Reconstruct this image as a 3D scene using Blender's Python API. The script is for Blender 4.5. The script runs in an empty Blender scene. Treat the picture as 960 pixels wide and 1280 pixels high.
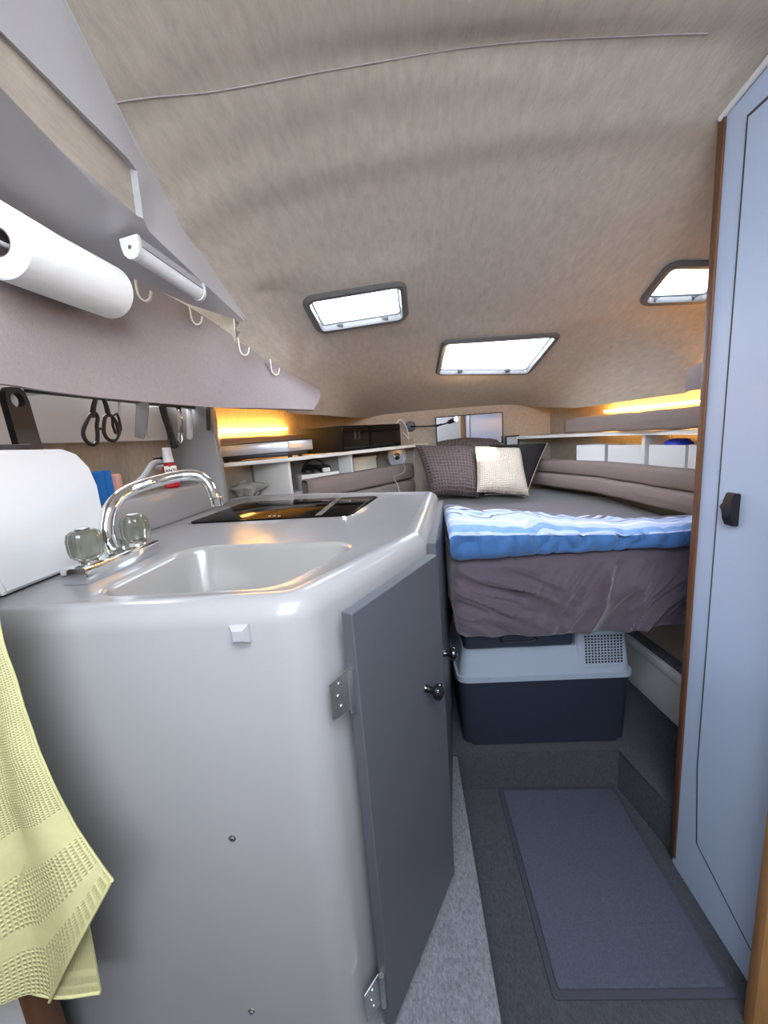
import bpy, bmesh, math, random
from mathutils import Vector, Matrix, noise
import numpy as np
random.seed(4)
scene = bpy.context.scene
COL = scene.collection

# ------------------------------------------------------------------ camera (solved from the photo's vanishing points)
F, CX, CY, CAMH = 500.0, 480.0, 640.0, 1.33
_d = Vector(((690-CX)/F, (3300-CY)/F, 1)).normalized()
_f = Vector(((505-CX)/F, (543.4-CY)/F, 1)); _f = (_f - _d*_f.dot(_d)).normalized()
_r = _d.cross(_f)
if _r.x < 0: _r = -_r
MROT = Matrix((_r, _f, -_d))                      # image axes -> world axes
CAM = Vector((0, 0, CAMH))
cam = bpy.data.cameras.new('camera'); cam.sensor_fit = 'HORIZONTAL'; cam.sensor_width = 36; cam.lens = F/960*36
cam.clip_start = 0.02
camo = bpy.data.objects.new('camera', cam); COL.objects.link(camo)
c0, c1, c2 = MROT.col[0], -MROT.col[1], -MROT.col[2]
camo.matrix_world = Matrix(((c0.x, c1.x, c2.x, 0), (c0.y, c1.y, c2.y, 0), (c0.z, c1.z, c2.z, CAMH), (0, 0, 0, 1)))
scene.camera = camo

# ------------------------------------------------------------------ world, exposure
w = bpy.data.worlds.new('world'); scene.world = w; w.use_nodes = True
bg = w.node_tree.nodes['Background']
bg.inputs[0].default_value = (0.83, 0.905, 1.0, 1); bg.inputs[1].default_value = 10.5
vs = scene.view_settings
vs.view_transform = 'Standard'; vs.look = 'None'; vs.gamma = 1.0; vs.exposure = 1.1; vs.use_curve_mapping = False

def portal(name, loc, rot, sx, sy):
    l = bpy.data.lights.new(name, 'AREA'); l.shape = 'RECTANGLE'; l.size = sx; l.size_y = sy
    l.cycles.is_portal = True
    o = bpy.data.objects.new(name, l); COL.objects.link(o); o.location = loc; o.rotation_euler = rot
    return o
portal('companionway_portal', (0.15, -0.74, 1.78), (math.radians(90), 0, 0), 1.1, .5)
portal('added_roof_opening_portal', (0.15, -0.18, 2.13), (0, 0, 0), .95, .66)  # over an unseen roof opening, added to bring light down from above

# ------------------------------------------------------------------ pixel -> place helpers
def ray(px, py): return MROT @ Vector(((px-CX)/F, (py-CY)/F, 1))
def PZ(px, py, z): r = ray(px, py); return CAM + r*((z-CAMH)/r.z)
def PY(px, py, y): r = ray(px, py); return CAM + r*(y/r.y)
def PX(px, py, x): r = ray(px, py); return CAM + r*(x/r.x)
X0 = 0.3
def ceil_base(x, y):
    zc = float(np.interp(y, [.3, .6, 1.02, 1.25, 1.5, 2.0, 2.8], [2.08, 2.05, 1.985, 1.90, 1.815, 1.67, 1.475]))
    wd = float(np.interp(y, [.3, .6, 1.25, 1.6, 2.4, 2.8], [1.2, 1.12, .95, .83, .64, .52]))
    ze = 1.405 if x > X0 else float(np.interp(y, [1.3, 1.7], [1.405, 1.462]))
    ze = max(ze, float(np.interp(y, [2.3, 2.8], [1.40, 1.45])))
    s = abs(x-X0)/wd
    if s > 1: return ze + .12*min(1, (s-1)*8)
    return zc - (zc-ze)*(.3*s*s + .7*s**8)
HPLANES = []                                        # flat fields around the hatches: (polygon, function)
def ceil_z(x, y):
    z = ceil_base(x, y)
    for poly, fn in HPLANES:
        d = -1e9
        for i in range(4):
            e = poly[i]-poly[i-1]; l = e.length; d = max(d, (e.y*(x-poly[i-1].x)-e.x*(y-poly[i-1].y))/l)
        k = min(1, max(0, 1-(d-.02)/.13))
        if k > 0: k = k*k*(3-2*k); z = z*(1-k)+fn(x, y)*k
    return z
def PC(px, py):
    r = ray(px, py); t = .3
    while t < 6:
        p = CAM + r*t
        if p.z > ceil_z(p.x, p.y): break
        t += .002
    return p

# ------------------------------------------------------------------ materials
def srgb(r, g, b):
    def c(v):
        v /= 255; return v/12.92 if v <= .04045 else ((v+.055)/1.055)**2.4
    return (c(r), c(g), c(b), 1)
MATS = {}
def mat(name, col, rough=.6, metal=0, var=0, vscale=20, bump=0, bscale=200, stretch=(1, 1, 1), spec=.5, coat=0, trans=0, sheen=0, weave=0, wscale=600, wscale2=None, wlo=.6, whi=1.15, band=None):
    m = bpy.data.materials.new(name); m.use_nodes = True; nt = m.node_tree; N = nt.nodes; L = nt.links
    b = N['Principled BSDF']; b.inputs['Base Color'].default_value = col
    b.inputs['Roughness'].default_value = rough; b.inputs['Metallic'].default_value = metal
    b.inputs['Specular IOR Level'].default_value = spec; b.inputs['Coat Weight'].default_value = coat
    b.inputs['Transmission Weight'].default_value = trans; b.inputs['Sheen Weight'].default_value = sheen
    tc = N.new('ShaderNodeTexCoord'); mp = N.new('ShaderNodeMapping'); mp.inputs['Scale'].default_value = stretch
    L.new(tc.outputs['Object'], mp.inputs['Vector'])
    if var:
        n = N.new('ShaderNodeTexNoise'); n.inputs['Scale'].default_value = vscale; n.inputs['Detail'].default_value = 6
        n.inputs['Roughness'].default_value = .65
        L.new(mp.outputs[0], n.inputs['Vector'])
        mr = N.new('ShaderNodeMapRange'); mr.inputs[1].default_value = .3; mr.inputs[2].default_value = .7
        mr.inputs[3].default_value = 1-var; mr.inputs[4].default_value = 1+var
        L.new(n.outputs['Fac'], mr.inputs[0])
        mx = N.new('ShaderNodeVectorMath'); mx.operation = 'SCALE'; mx.inputs[0].default_value = col[:3]
        L.new(mr.outputs[0], mx.inputs['Scale']); L.new(mx.outputs[0], b.inputs['Base Color'])
    h = None
    if bump:
        n2 = N.new('ShaderNodeTexNoise'); n2.inputs['Scale'].default_value = bscale; n2.inputs['Detail'].default_value = 4
        L.new(mp.outputs[0], n2.inputs['Vector']); h = n2.outputs['Fac']
    if weave:
        sx = N.new('ShaderNodeSeparateXYZ'); L.new(tc.outputs['UV'], sx.inputs[0])
        hs = []
        for k in (0, 1):
            mu = N.new('ShaderNodeMath'); mu.operation = 'MULTIPLY'; mu.inputs[1].default_value = (wscale, wscale2 or wscale)[k]
            L.new(sx.outputs[k], mu.inputs[0])
            sn = N.new('ShaderNodeMath'); sn.operation = 'SINE'; L.new(mu.outputs[0], sn.inputs[0]); hs.append(sn.outputs[0])
        ad = N.new('ShaderNodeMath'); ad.operation = 'MAXIMUM' if weave > 0 else 'ADD'
        L.new(hs[0], ad.inputs[0]); L.new(hs[1], ad.inputs[1]); h = ad.outputs[0]; bump = abs(weave)
        if var == 0:
            mr = N.new('ShaderNodeMapRange'); mr.inputs[1].default_value = -1; mr.inputs[2].default_value = 1
            mr.inputs[3].default_value = wlo; mr.inputs[4].default_value = whi
            L.new(h, mr.inputs[0])
            mx = N.new('ShaderNodeVectorMath'); mx.operation = 'SCALE'; mx.inputs[0].default_value = col[:3]
            L.new(mr.outputs[0], mx.inputs['Scale']); L.new(mx.outputs[0], b.inputs['Base Color'])
    if h is not None:
        bp = N.new('ShaderNodeBump'); bp.inputs['Strength'].default_value = bump; bp.inputs['Distance'].default_value = .003
        L.new(h, bp.inputs['Height']); L.new(bp.outputs[0], b.inputs['Normal'])
        if band:                                                      # flat-woven bands across the cloth
            tot = None
            for lo_, hi_ in band:
                c_ = N.new('ShaderNodeMath'); c_.operation = 'COMPARE'; c_.inputs[1].default_value = (lo_+hi_)/2; c_.inputs[2].default_value = (hi_-lo_)/2
                L.new(sx.outputs[1], c_.inputs[0])
                if tot: a_ = N.new('ShaderNodeMath'); a_.operation = 'ADD'; L.new(tot, a_.inputs[0]); L.new(c_.outputs[0], a_.inputs[1]); tot = a_.outputs[0]
                else: tot = c_.outputs[0]
            m_ = N.new('ShaderNodeMapRange'); m_.inputs[3].default_value = bump; m_.inputs[4].default_value = .02; L.new(tot, m_.inputs[0]); L.new(m_.outputs[0], bp.inputs['Strength'])
    MATS[name] = m; return m
def emit(name, col, s):
    m = bpy.data.materials.new(name); m.use_nodes = True; nt = m.node_tree
    nt.nodes.remove(nt.nodes['Principled BSDF']); e = nt.nodes.new('ShaderNodeEmission')
    e.inputs[0].default_value = col; e.inputs[1].default_value = s
    nt.links.new(e.outputs[0], nt.nodes['Material Output'].inputs[0]); MATS[name] = m; return m

mat('headliner', srgb(177, 165, 150), .95, var=.13, vscale=60, bump=.35, bscale=260, stretch=(1, .25, 1), sheen=.2)
mat('hull_fabric', srgb(170, 158, 142), .95, var=.14, vscale=80, bump=.35, bscale=260, stretch=(1, 1, .3))
mat('valance_fabric', srgb(150, 138, 138), .95, var=.08, vscale=120, bump=.3, bscale=420)
mat('bolster_fabric', srgb(130, 115, 108), .95, var=.06, vscale=120, bump=.3, bscale=420)
mat('carpet', srgb(60, 62, 68), .98, var=.35, vscale=220, bump=.8, bscale=420, stretch=(1, .5, .5))
mat('carpet_light', srgb(106, 109, 116), .98, var=.4, vscale=220, bump=.8, bscale=420, stretch=(1, .5, .5))
mat('mat_pile', srgb(68, 71, 86), .98, var=.22, vscale=160, bump=.7, bscale=520)
mat('mat_border', srgb(54, 55, 66), .9, var=.1, vscale=200, bump=.3, bscale=400)
mat('gelcoat', srgb(146, 145, 147), .24, spec=.4, coat=.12, var=.012, vscale=6)
mat('gelcoat_inner', srgb(146, 143, 140), .25, coat=.3)
mat('door_grey', srgb(75, 77, 84), .45, var=.02, vscale=300)
mat('wardrobe_grey', srgb(177, 191, 216), .38, var=.015, vscale=300)
mat('groove', srgb(70, 66, 64), .8)
mat('wood', srgb(96, 62, 38), .5, var=.3, vscale=14, stretch=(6, 6, .5), bump=.1, bscale=60)
mat('wood_light', srgb(168, 122, 74), .5, var=.22, vscale=14, stretch=(6, 6, .5), bump=.1, bscale=60)
mat('moulding_grey', srgb(182, 180, 182), .5, var=.02, vscale=8)
mat('white_plastic', srgb(218, 218, 219), .35)
mat('cream_plastic', srgb(226, 222, 206), .4)
mat('white_board', srgb(214, 212, 208), .45)
mat('grey_board', srgb(120, 116, 112), .7)
mat('paper', srgb(240, 240, 238), .95, bump=.5, bscale=70)
mat('cardboard', srgb(96, 84, 84), .9)
mat('black_plastic', srgb(22, 22, 24), .42)
mat('black_gloss', srgb(14, 14, 16), .08, coat=.5)
mat('black_grain', srgb(14, 13, 13), .65, spec=.15, bump=.3, bscale=600)
mat('chrome', (.82, .83, .85, 1), .08, metal=1)
mat('brushed', (.62, .63, .65, 1), .32, metal=1)
mat('zinc', (.62, .64, .66, 1), .35, metal=1, var=.1, vscale=90)
mat('silver', srgb(196, 198, 204), .3, metal=.5)
mat('hob_glass', srgb(6, 6, 7), .10, spec=.10)
mat('acrylic', srgb(150, 150, 138), .08, trans=.75)
mat('clear_plastic', srgb(190, 192, 196), .12, trans=.8)
mat('sheet', srgb(72, 61, 71), .8, var=.05, vscale=40, bump=.12, bscale=500, sheen=.3)
mat('cream_fabric', srgb(205, 192, 178), .95, var=.05, vscale=60)
mat('waffle', srgb(98, 84, 82), .95, weave=.9, wscale=2*math.pi*17)
mat('ribbed', srgb(196, 182, 166), .95, weave=.6, wscale=2*math.pi*24, wlo=.86, whi=1.04)
mat('black_fabric', srgb(34, 30, 34), .9, bump=.2, bscale=300)
mat('piping', srgb(214, 208, 200), .8)
mat('navy', srgb(32, 36, 50), .5, bump=.12, bscale=800)
mat('navy_lid', srgb(40, 48, 62), .45)
mat('cool_grey', srgb(138, 146, 160), .5)
mat('panel_white', srgb(240, 241, 242), .4)
mat('towel_yellow', srgb(192, 188, 138), .95, var=.06, vscale=40, weave=.5, wscale=2*math.pi*50, wscale2=2*math.pi*150, bump=.2, band=[(.76, .83), (.90, .93)])
mat('towel_band', srgb(188, 184, 134), .95, var=.05, vscale=60, bump=.2, bscale=400)
mat('blue_sponge', srgb(24, 104, 178), .9, bump=.3, bscale=300)
mat('pink_sponge', srgb(206, 150, 140), .95, bump=.5, bscale=250)
mat('red', srgb(176, 22, 36), .35)
mat('label_yellow', srgb(232, 222, 150), .6)
mat('label_white', srgb(235, 232, 220), .6)
mat('green', srgb(50, 92, 48), .6)
mat('ink', srgb(18, 18, 18), .7)
mat('brush_grey', srgb(176, 178, 182), .4)
mat('ply', srgb(206, 190, 160), .6, var=.08, vscale=20)
mat('blue_bag', srgb(34, 60, 215), .3, bump=.6, bscale=60)
mat('hatch_frame', srgb(96, 92, 90), .45)
mat('hatch_inner', srgb(190, 190, 192), .4)
mat('mirror_glass', (.92, .93, .94, 1), .01, metal=1)
mat('dark_brown', srgb(58, 44, 38), .6, var=.2, vscale=20)
mat('clutter_grey', srgb(150, 146, 140), .9)
emit('led_warm', (1.0, .50, .10, 1), 55)
emit('lamp_warm', (1.0, .74, .42, 1), 300)
# hatch pane: milky acrylic, mostly letting the sky through
m = bpy.data.materials.new('hatch_pane'); m.use_nodes = True; nt = m.node_tree
nt.nodes.remove(nt.nodes['Principled BSDF'])
ms = nt.nodes.new('ShaderNodeMixShader'); t1 = nt.nodes.new('ShaderNodeBsdfTransparent'); t2 = nt.nodes.new('ShaderNodeBsdfTranslucent')
t1.inputs[0].default_value = (.92, .96, 1, 1); t2.inputs[0].default_value = (.9, .93, .97, 1); ms.inputs[0].default_value = .35
nt.links.new(t1.outputs[0], ms.inputs[1]); nt.links.new(t2.outputs[0], ms.inputs[2]); nt.links.new(ms.outputs[0], nt.nodes['Material Output'].inputs[0])
MATS['hatch_pane'] = m
# duvet: printed bands that follow the cloth (UV), a blue field and white / lavender / plum waves
m = bpy.data.materials.new('duvet'); m.use_nodes = True; nt = m.node_tree; N = nt.nodes; L = nt.links
b = N['Principled BSDF']; b.inputs['Roughness'].default_value = .85; b.inputs['Sheen Weight'].default_value = .2
tc = N.new('ShaderNodeTexCoord'); sp = N.new('ShaderNodeSeparateXYZ'); L.new(tc.outputs['UV'], sp.inputs[0])
nz = N.new('ShaderNodeTexNoise'); nz.inputs['Scale'].default_value = 2.6; nz.inputs['Detail'].default_value = 1
mp = N.new('ShaderNodeMapping'); mp.inputs['Scale'].default_value = (1.6, .9, 1); L.new(tc.outputs['UV'], mp.inputs[0]); L.new(mp.outputs[0], nz.inputs['Vector'])
sb = N.new('ShaderNodeMath'); sb.operation = 'SUBTRACT'; sb.inputs[1].default_value = .5; L.new(nz.outputs['Fac'], sb.inputs[0])
gate = N.new('ShaderNodeMapRange'); gate.inputs[1].default_value = .27; gate.inputs[2].default_value = .36; gate.inputs[3].default_value = 0; gate.inputs[4].default_value = .42
L.new(sp.outputs[1], gate.inputs[0])
ml = N.new('ShaderNodeMath'); ml.operation = 'MULTIPLY'; L.new(sb.outputs[0], ml.inputs[0]); L.new(gate.outputs[0], ml.inputs[1])
ad = N.new('ShaderNodeMath'); ad.operation = 'ADD'; L.new(ml.outputs[0], ad.inputs[0]); L.new(sp.outputs[1], ad.inputs[1])
cr = N.new('ShaderNodeValToRGB'); cr.color_ramp.interpolation = 'CONSTANT'
LAV, WHT, PLM, BLU, MID = srgb(176, 190, 226), srgb(224, 226, 236), srgb(74, 64, 92), srgb(50, 92, 142), srgb(118, 154, 206)
bands = [(0, WHT), (.035, BLU), (.27, LAV), (.30, MID), (.345, LAV), (.40, WHT), (.425, LAV), (.47, PLM), (.482, LAV), (.52, MID), (.54, LAV), (.57, PLM), (.60, LAV), (.625, WHT), (.64, PLM), (.70, LAV), (.73, PLM), (.80, BLU)]
el = cr.color_ramp.elements
el[0].position, el[0].color = bands[0]; el[1].position, el[1].color = bands[1]
for p_, c_ in bands[2:]:
    e_ = el.new(p_); e_.color = c_
L.new(ad.outputs[0], cr.inputs[0]); L.new(cr.outputs[0], b.inputs['Base Color']); MATS['duvet'] = m

# ------------------------------------------------------------------ object helpers
WL = {}                                             # world location of every object built
def thing(name, label, cat, loc, group=None):
    o = bpy.data.objects.new(name, None); COL.objects.link(o); o.empty_display_size = .05
    o.location = loc; WL[o] = Vector(loc); o['label'] = label; o['category'] = cat
    if group: o['group'] = group
    return o
def tag(o, label, cat, group=None):
    o['label'] = label; o['category'] = cat
    if group: o['group'] = group
    return o
def struct(o, label=None):
    o['kind'] = 'structure'
    if label: o['label'] = label
    return o
def link(name, me, material, parent=None, smooth=None, kind=None):
    n = len(me.vertices); co = np.empty(n*3); me.vertices.foreach_get('co', co); co = co.reshape(-1, 3)
    lo, hi = co.min(0), co.max(0); org = Vector(((lo[0]+hi[0])/2, (lo[1]+hi[1])/2, lo[2]))
    me.transform(Matrix.Translation(-org))
    o = bpy.data.objects.new(name, me); COL.objects.link(o); WL[o] = org
    if parent: o.parent = parent; o.location = org - WL[parent]
    else: o.location = org
    me.materials.append(MATS[material])
    if smooth is not None:
        for p in me.polygons: p.use_smooth = True
        me.set_sharp_from_angle(angle=math.radians(smooth))
    if kind: o['kind'] = kind
    return o
def from_bm(name, bm, material, parent=None, smooth=35, kind=None):
    bmesh.ops.recalc_face_normals(bm, faces=bm.faces)
    me = bpy.data.meshes.new(name); bm.to_mesh(me); bm.free()
    return link(name, me, material, parent, smooth, kind)
def bm_box(bm, x0, x1, y0, y1, z0, z1, bev=0, seg=2, rot=0, piv=None):
    r = bmesh.ops.create_cube(bm, size=1); vs_ = r['verts']
    bmesh.ops.scale(bm, vec=(x1-x0, y1-y0, z1-z0), verts=vs_)
    bmesh.ops.translate(bm, vec=((x0+x1)/2, (y0+y1)/2, (z0+z1)/2), verts=vs_)
    if rot: bmesh.ops.rotate(bm, cent=piv or ((x0+x1)/2, (y0+y1)/2, 0), matrix=Matrix.Rotation(rot, 3, 'Z'), verts=vs_)
    if bev:
        ed = list({e for v in vs_ for e in v.link_edges})
        bmesh.ops.bevel(bm, geom=ed, offset=bev, segments=seg, affect='EDGES', profile=.5)
def box(name, x0, x1, y0, y1, z0, z1, material, parent=None, bev=.003, seg=2, rot=0, piv=None):
    bm = bmesh.new(); bm_box(bm, x0, x1, y0, y1, z0, z1, bev, seg, rot, piv)
    return from_bm(name, bm, material, parent)
def bm_prism(bm, pts, z0, z1, bev=0, seg=2):
    """pts: plan polygon; z0/z1 numbers or lists per point"""
    n = len(pts); a = z0 if isinstance(z0, (list, tuple)) else [z0]*n; c = z1 if isinstance(z1, (list, tuple)) else [z1]*n
    lo = [bm.verts.new((p[0], p[1], a[i])) for i, p in enumerate(pts)]; hi = [bm.verts.new((p[0], p[1], c[i])) for i, p in enumerate(pts)]
    bm.faces.new(lo[::-1]); bm.faces.new(hi)
    for i in range(n): bm.faces.new((lo[i], lo[(i+1) % n], hi[(i+1) % n], hi[i]))
    if bev:
        ed = list({e for v in lo+hi for e in v.link_edges}); bmesh.ops.bevel(bm, geom=ed, offset=bev, segments=seg, affect='EDGES', profile=.5)
def prism(name, pts, z0, z1, material, parent=None, bev=0, seg=2):
    bm = bmesh.new(); bm_prism(bm, pts, z0, z1, bev, seg); return from_bm(name, bm, material, parent)
def slab(bm, quad, nrm, th, bev=0):
    """planar polygon given by 3-D points, thickened by th along nrm"""
    n = len(quad); nrm = Vector(nrm).normalized()
    lo = [bm.verts.new(Vector(q)) for q in quad]; hi = [bm.verts.new(Vector(q)+nrm*th) for q in quad]
    bm.faces.new(lo[::-1]); bm.faces.new(hi)
    for i in range(n): bm.faces.new((lo[i], lo[(i+1) % n], hi[(i+1) % n], hi[i]))
    if bev:
        ed = list({e for v in lo+hi for e in v.link_edges}); bmesh.ops.bevel(bm, geom=ed, offset=bev, segments=2, affect='EDGES', profile=.5)
def smooth_path(pts, n=8):
    pts = [Vector(p) for p in pts]; out = []
    for i in range(len(pts)-1):
        p0 = pts[max(i-1, 0)]; p1 = pts[i]; p2 = pts[i+1]; p3 = pts[min(i+2, len(pts)-1)]
        for k in range(n):
            t = k/n
            out.append(.5*((2*p1)+(p2-p0)*t+(2*p0-5*p1+4*p2-p3)*t*t+(3*p1-p0-3*p2+p3)*t**3))
    out.append(pts[-1]); return out
def bm_tube(bm, pts, r, seg=12, closed=False):
    pts = [Vector(p) for p in pts]; n = len(pts); rs = r if isinstance(r, (list, tuple)) else [r]*n
    tang = []
    for i in range(n):
        a = pts[(i-1) % n] if (closed or i > 0) else pts[i]; b_ = pts[(i+1) % n] if (closed or i < n-1) else pts[i]
        tang.append((b_-a).normalized())
    u = tang[0].orthogonal().normalized(); rings = []
    for i in range(n):
        u = (u - tang[i]*u.dot(tang[i])).normalized(); v = tang[i].cross(u)
        rings.append([bm.verts.new(pts[i]+rs[i]*(u*math.cos(2*math.pi*k/seg)+v*math.sin(2*math.pi*k/seg))) for k in range(seg)])
    for i in range(n if closed else n-1):
        a, b_ = rings[i], rings[(i+1) % n]
        for k in range(seg): bm.faces.new((a[k], a[(k+1) % seg], b_[(k+1) % seg], b_[k]))
    if not closed: bm.faces.new(rings[0][::-1]); bm.faces.new(rings[-1])
def tube(name, pts, r, material, parent=None, seg=12, closed=False):
    bm = bmesh.new(); bm_tube(bm, pts, r, seg, closed); return from_bm(name, bm, material, parent, 50)
def bm_lathe(bm, prof, base, axis=(0, 0, 1), seg=28, flute=0, nfl=0):
    """prof: list of (radius, distance along the axis)"""
    ax = Vector(axis).normalized(); u = ax.orthogonal().normalized(); v = ax.cross(u); base = Vector(base); rings = []
    for r, h in prof:
        ring = []
        for k in range(seg):
            a = 2*math.pi*k/seg; rr = r*(1+flute*math.cos(nfl*a)) if flute else r
            ring.append(bm.verts.new(base+ax*h+rr*(u*math.cos(a)+v*math.sin(a))))
        rings.append(ring)
    for a, b_ in zip(rings, rings[1:]):
        for k in range(seg): bm.faces.new((a[k], a[(k+1) % seg], b_[(k+1) % seg], b_[k]))
    bm.faces.new(rings[0][::-1]); bm.faces.new(rings[-1])
def lathe(name, prof, base, material, parent=None, axis=(0, 0, 1), seg=28, flute=0, nfl=0, smooth=40):
    bm = bmesh.new(); bm_lathe(bm, prof, base, axis, seg, flute, nfl); return from_bm(name, bm, material, parent, smooth)
def grid(name, fn, nu, nv, material, parent=None, thick=0, smooth=60, closed_v=False):
    """fn(u,v) -> point, u,v in 0..1; adds UVs; optional thickness along the normal"""
    vs_ = []; uv = []
    for i in range(nu+1):
        for j in range(nv+1): vs_.append(Vector(fn(i/nu, j/nv))); uv.append((i/nu, j/nv))
    W = nv+1; fs = [(i*W+j, (i+1)*W+j, (i+1)*W+j+1, i*W+j+1) for i in range(nu) for j in range(nv)]
    if thick:
        nr = [Vector() for _ in vs_]
        for f in fs:
            nn = (vs_[f[1]]-vs_[f[0]]).cross(vs_[f[3]]-vs_[f[0]])
            for k in f: nr[k] += nn
        n0 = len(vs_); vs_ += [vs_[k]+nr[k].normalized()*thick for k in range(n0)]; uv += uv[:n0]
        f2 = [tuple(k+n0 for k in f[::-1]) for f in fs]; rim = []
        loop = [j for j in range(nv+1)] + [i*W+nv for i in range(1, nu+1)] + [nu*W+j for j in range(nv-1, -1, -1)] + [i*W for i in range(nu-1, 0, -1)]
        for a, b_ in zip(loop, loop[1:]+loop[:1]): rim.append((a, b_, b_+n0, a+n0))
        fs = fs+f2+rim
    me = bpy.data.meshes.new(name); me.from_pydata([tuple(v) for v in vs_], [], fs); me.update()
    ul = me.uv_layers.new(name='UVMap')
    for l in me.loops: ul.data[l.index].uv = uv[l.vertex_index]
    bm = bmesh.new(); bm.from_mesh(me); bmesh.ops.recalc_face_normals(bm, faces=bm.faces); bm.to_mesh(me); bm.free()
    return link(name, me, material, parent, smooth)
def round_poly(pts, radii, n=8):
    """round the corners of a plan polygon"""
    out = []; m_ = len(pts)
    for i in range(m_):
        p = Vector(pts[i][:2]); a = Vector(pts[i-1][:2]); c = Vector(pts[(i+1) % m_][:2]); r = radii[i] if isinstance(radii, (list, tuple)) else radii
        if r <= 0: out.append(p); continue
        da = (a-p).normalized(); dc = (c-p).normalized(); ang = da.angle(dc); t = min(r/math.tan(ang/2), (a-p).length*.49, (c-p).length*.49); r = t*math.tan(ang/2)
        cen = p+(da+dc).normalized()*(r/math.sin(ang/2)); s = p+da*t; e = p+dc*t
        a0 = math.atan2(s.y-cen.y, s.x-cen.x); a1 = math.atan2(e.y-cen.y, e.x-cen.x); dd = (a1-a0+math.pi) % (2*math.pi)-math.pi
        for k in range(n+1): out.append(cen+Vector((math.cos(a0+dd*k/n), math.sin(a0+dd*k/n)))*r)
    return out
def offset_poly(pts, d):
    """inset (d>0) a CCW polygon"""
    n = len(pts); out = []
    for i in range(n):
        p = Vector(pts[i][:2]); a = Vector(pts[i-1][:2]); c = Vector(pts[(i+1) % n][:2])
        t1 = (p-a); t2 = (c-p)
        if t1.length < 1e-6: t1 = t2
        if t2.length < 1e-6: t2 = t1
        n1 = Vector((-t1.y, t1.x)).normalized(); n2 = Vector((-t2.y, t2.x)).normalized(); k = n1+n2
        if k.length < 1e-6: k = n1
        k.normalize(); out.append(p+k*(d/max(.4, k.dot(n1))))
    return out
def resample(pts, step):
    out = []; n = len(pts)
    for i in range(n):
        a = Vector(pts[i][:2]); b_ = Vector(pts[(i+1) % n][:2]); k = max(1, int((b_-a).length/step+.5))
        out += [a+(b_-a)*j/k for j in range(k)]
    return out
def lerp_line(P, t):
    """point on a polyline given as list of Vectors, t 0..1 by length"""
    ls = [(b_-a).length for a, b_ in zip(P, P[1:])]; s = t*sum(ls)
    for (a, b_), l in zip(zip(P, P[1:]), ls):
        if s <= l+1e-9: return a+(b_-a)*(s/l)
        s -= l
    return P[-1].copy()
def cushion_strip(name, P, z0, z1, th, side, material, parent=None, nseg=60, pw=.42):
    """upholstered roll: superellipse section swept along a plan polyline; side = outward plan direction sign"""
    P = [Vector((p[0], p[1], 0)) for p in P]; ns = 20
    def fn(u, v):
        p = lerp_line(P, min(max(u, 0), 1)); q = lerp_line(P, min(1, u+.01)) - lerp_line(P, max(0, u-.01)); q.normalize()
        nrm = Vector((-q.y, q.x, 0))*side; a = 2*math.pi*v; ca, sa = math.cos(a), math.sin(a)
        e = min(1, (min(u, 1-u)/.03)) ; e = math.sqrt(max(0.0, 1-(1-e)**2))*.5+.5
        x = math.copysign(abs(ca)**pw, ca)*th/2*e; z = math.copysign(abs(sa)**pw, sa)*(z1-z0)/2*(.85+.15*e)
        wob = .003*noise.noise(Vector((u*9, v*3, z0*7)))
        return p + nrm*(th/2 + x + wob) + Vector((0, 0, (z0+z1)/2+z+wob))
    return grid(name, fn, nseg, ns, material, parent, 0, 60)

# ================================================================== SETTING
def seg_wall(name, P, z0, z1, th, material, side=1, bev=0):
    bm = bmesh.new()
    P = [Vector(p) for p in P]; n = len(P); nr = []
    for i in range(n):
        q = (P[min(i+1, n-1)]-P[max(i-1, 0)]).normalized(); nr.append(Vector((-q.y, q.x))*side)
    a = [bm.verts.new((p.x, p.y, z0)) for p in P]; b_ = [bm.verts.new((p.x, p.y, z1)) for p in P]
    c = [bm.verts.new((p.x+k.x*th, p.y+k.y*th, z0)) for p, k in zip(P, nr)]; d = [bm.verts.new((p.x+k.x*th, p.y+k.y*th, z1)) for p, k in zip(P, nr)]
    for i in range(n-1):
        bm.faces.new((a[i], a[i+1], b_[i+1], b_[i])); bm.faces.new((c[i+1], c[i], d[i], d[i+1]))
        bm.faces.new((b_[i], b_[i+1], d[i+1], d[i])); bm.faces.new((a[i+1], a[i], c[i], c[i+1]))
    bm.faces.new((a[0], b_[0], d[0], c[0])); bm.faces.new((a[-1], c[-1], d[-1], b_[-1]))
    return struct(from_bm(name, bm, material, None, 30))
floor = struct(box('floor', -1.1, 1.5, -.8, 2.85, -.05, 0, 'carpet', None, 0))
# carpeted plinth along the galley and the raised step under the berth
box('plinth', -1.05, .118, .50, 1.30, 0.0, .15, 'carpet_light', floor, .006)
prism('step', [(-.3, 1.302), (.70, 1.302), (.735, 1.03), (1.28, 1.03), (1.28, 2.6), (-.3, 2.6)], 0.0, .157, 'carpet', floor, .006)
LW = [(-1.05, -.78), (-1.05, .6), (-1.04, 1.3), (-1.0, 1.7), (-.80, 2.15), (-.48, 2.6), (-.34, 2.80)]
RW = [(1.42, -.78), (1.42, .9), (1.36, 1.4), (1.30, 1.65), (1.12, 2.35), (.96, 2.80)]
for P_, nm_, sd_ in ((LW, 'wall_left', 1), (RW, 'wall_right', -1)):
    for a_, b_ in zip(P_, P_[1:]): seg_wall(nm_, [a_, b_], 0, 1.60, .03, 'hull_fabric', sd_)
seg_wall('wall_front', [(-.40, 2.77), (1.02, 2.77)], 0, 1.60, .03, 'headliner', 1)
seg_wall('wall_left_upper', [(-1.05, -.78), (-1.05, 1.1)], 1.6, 2.12, .03, 'hull_fabric', 1).name = 'wall_left'
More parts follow.
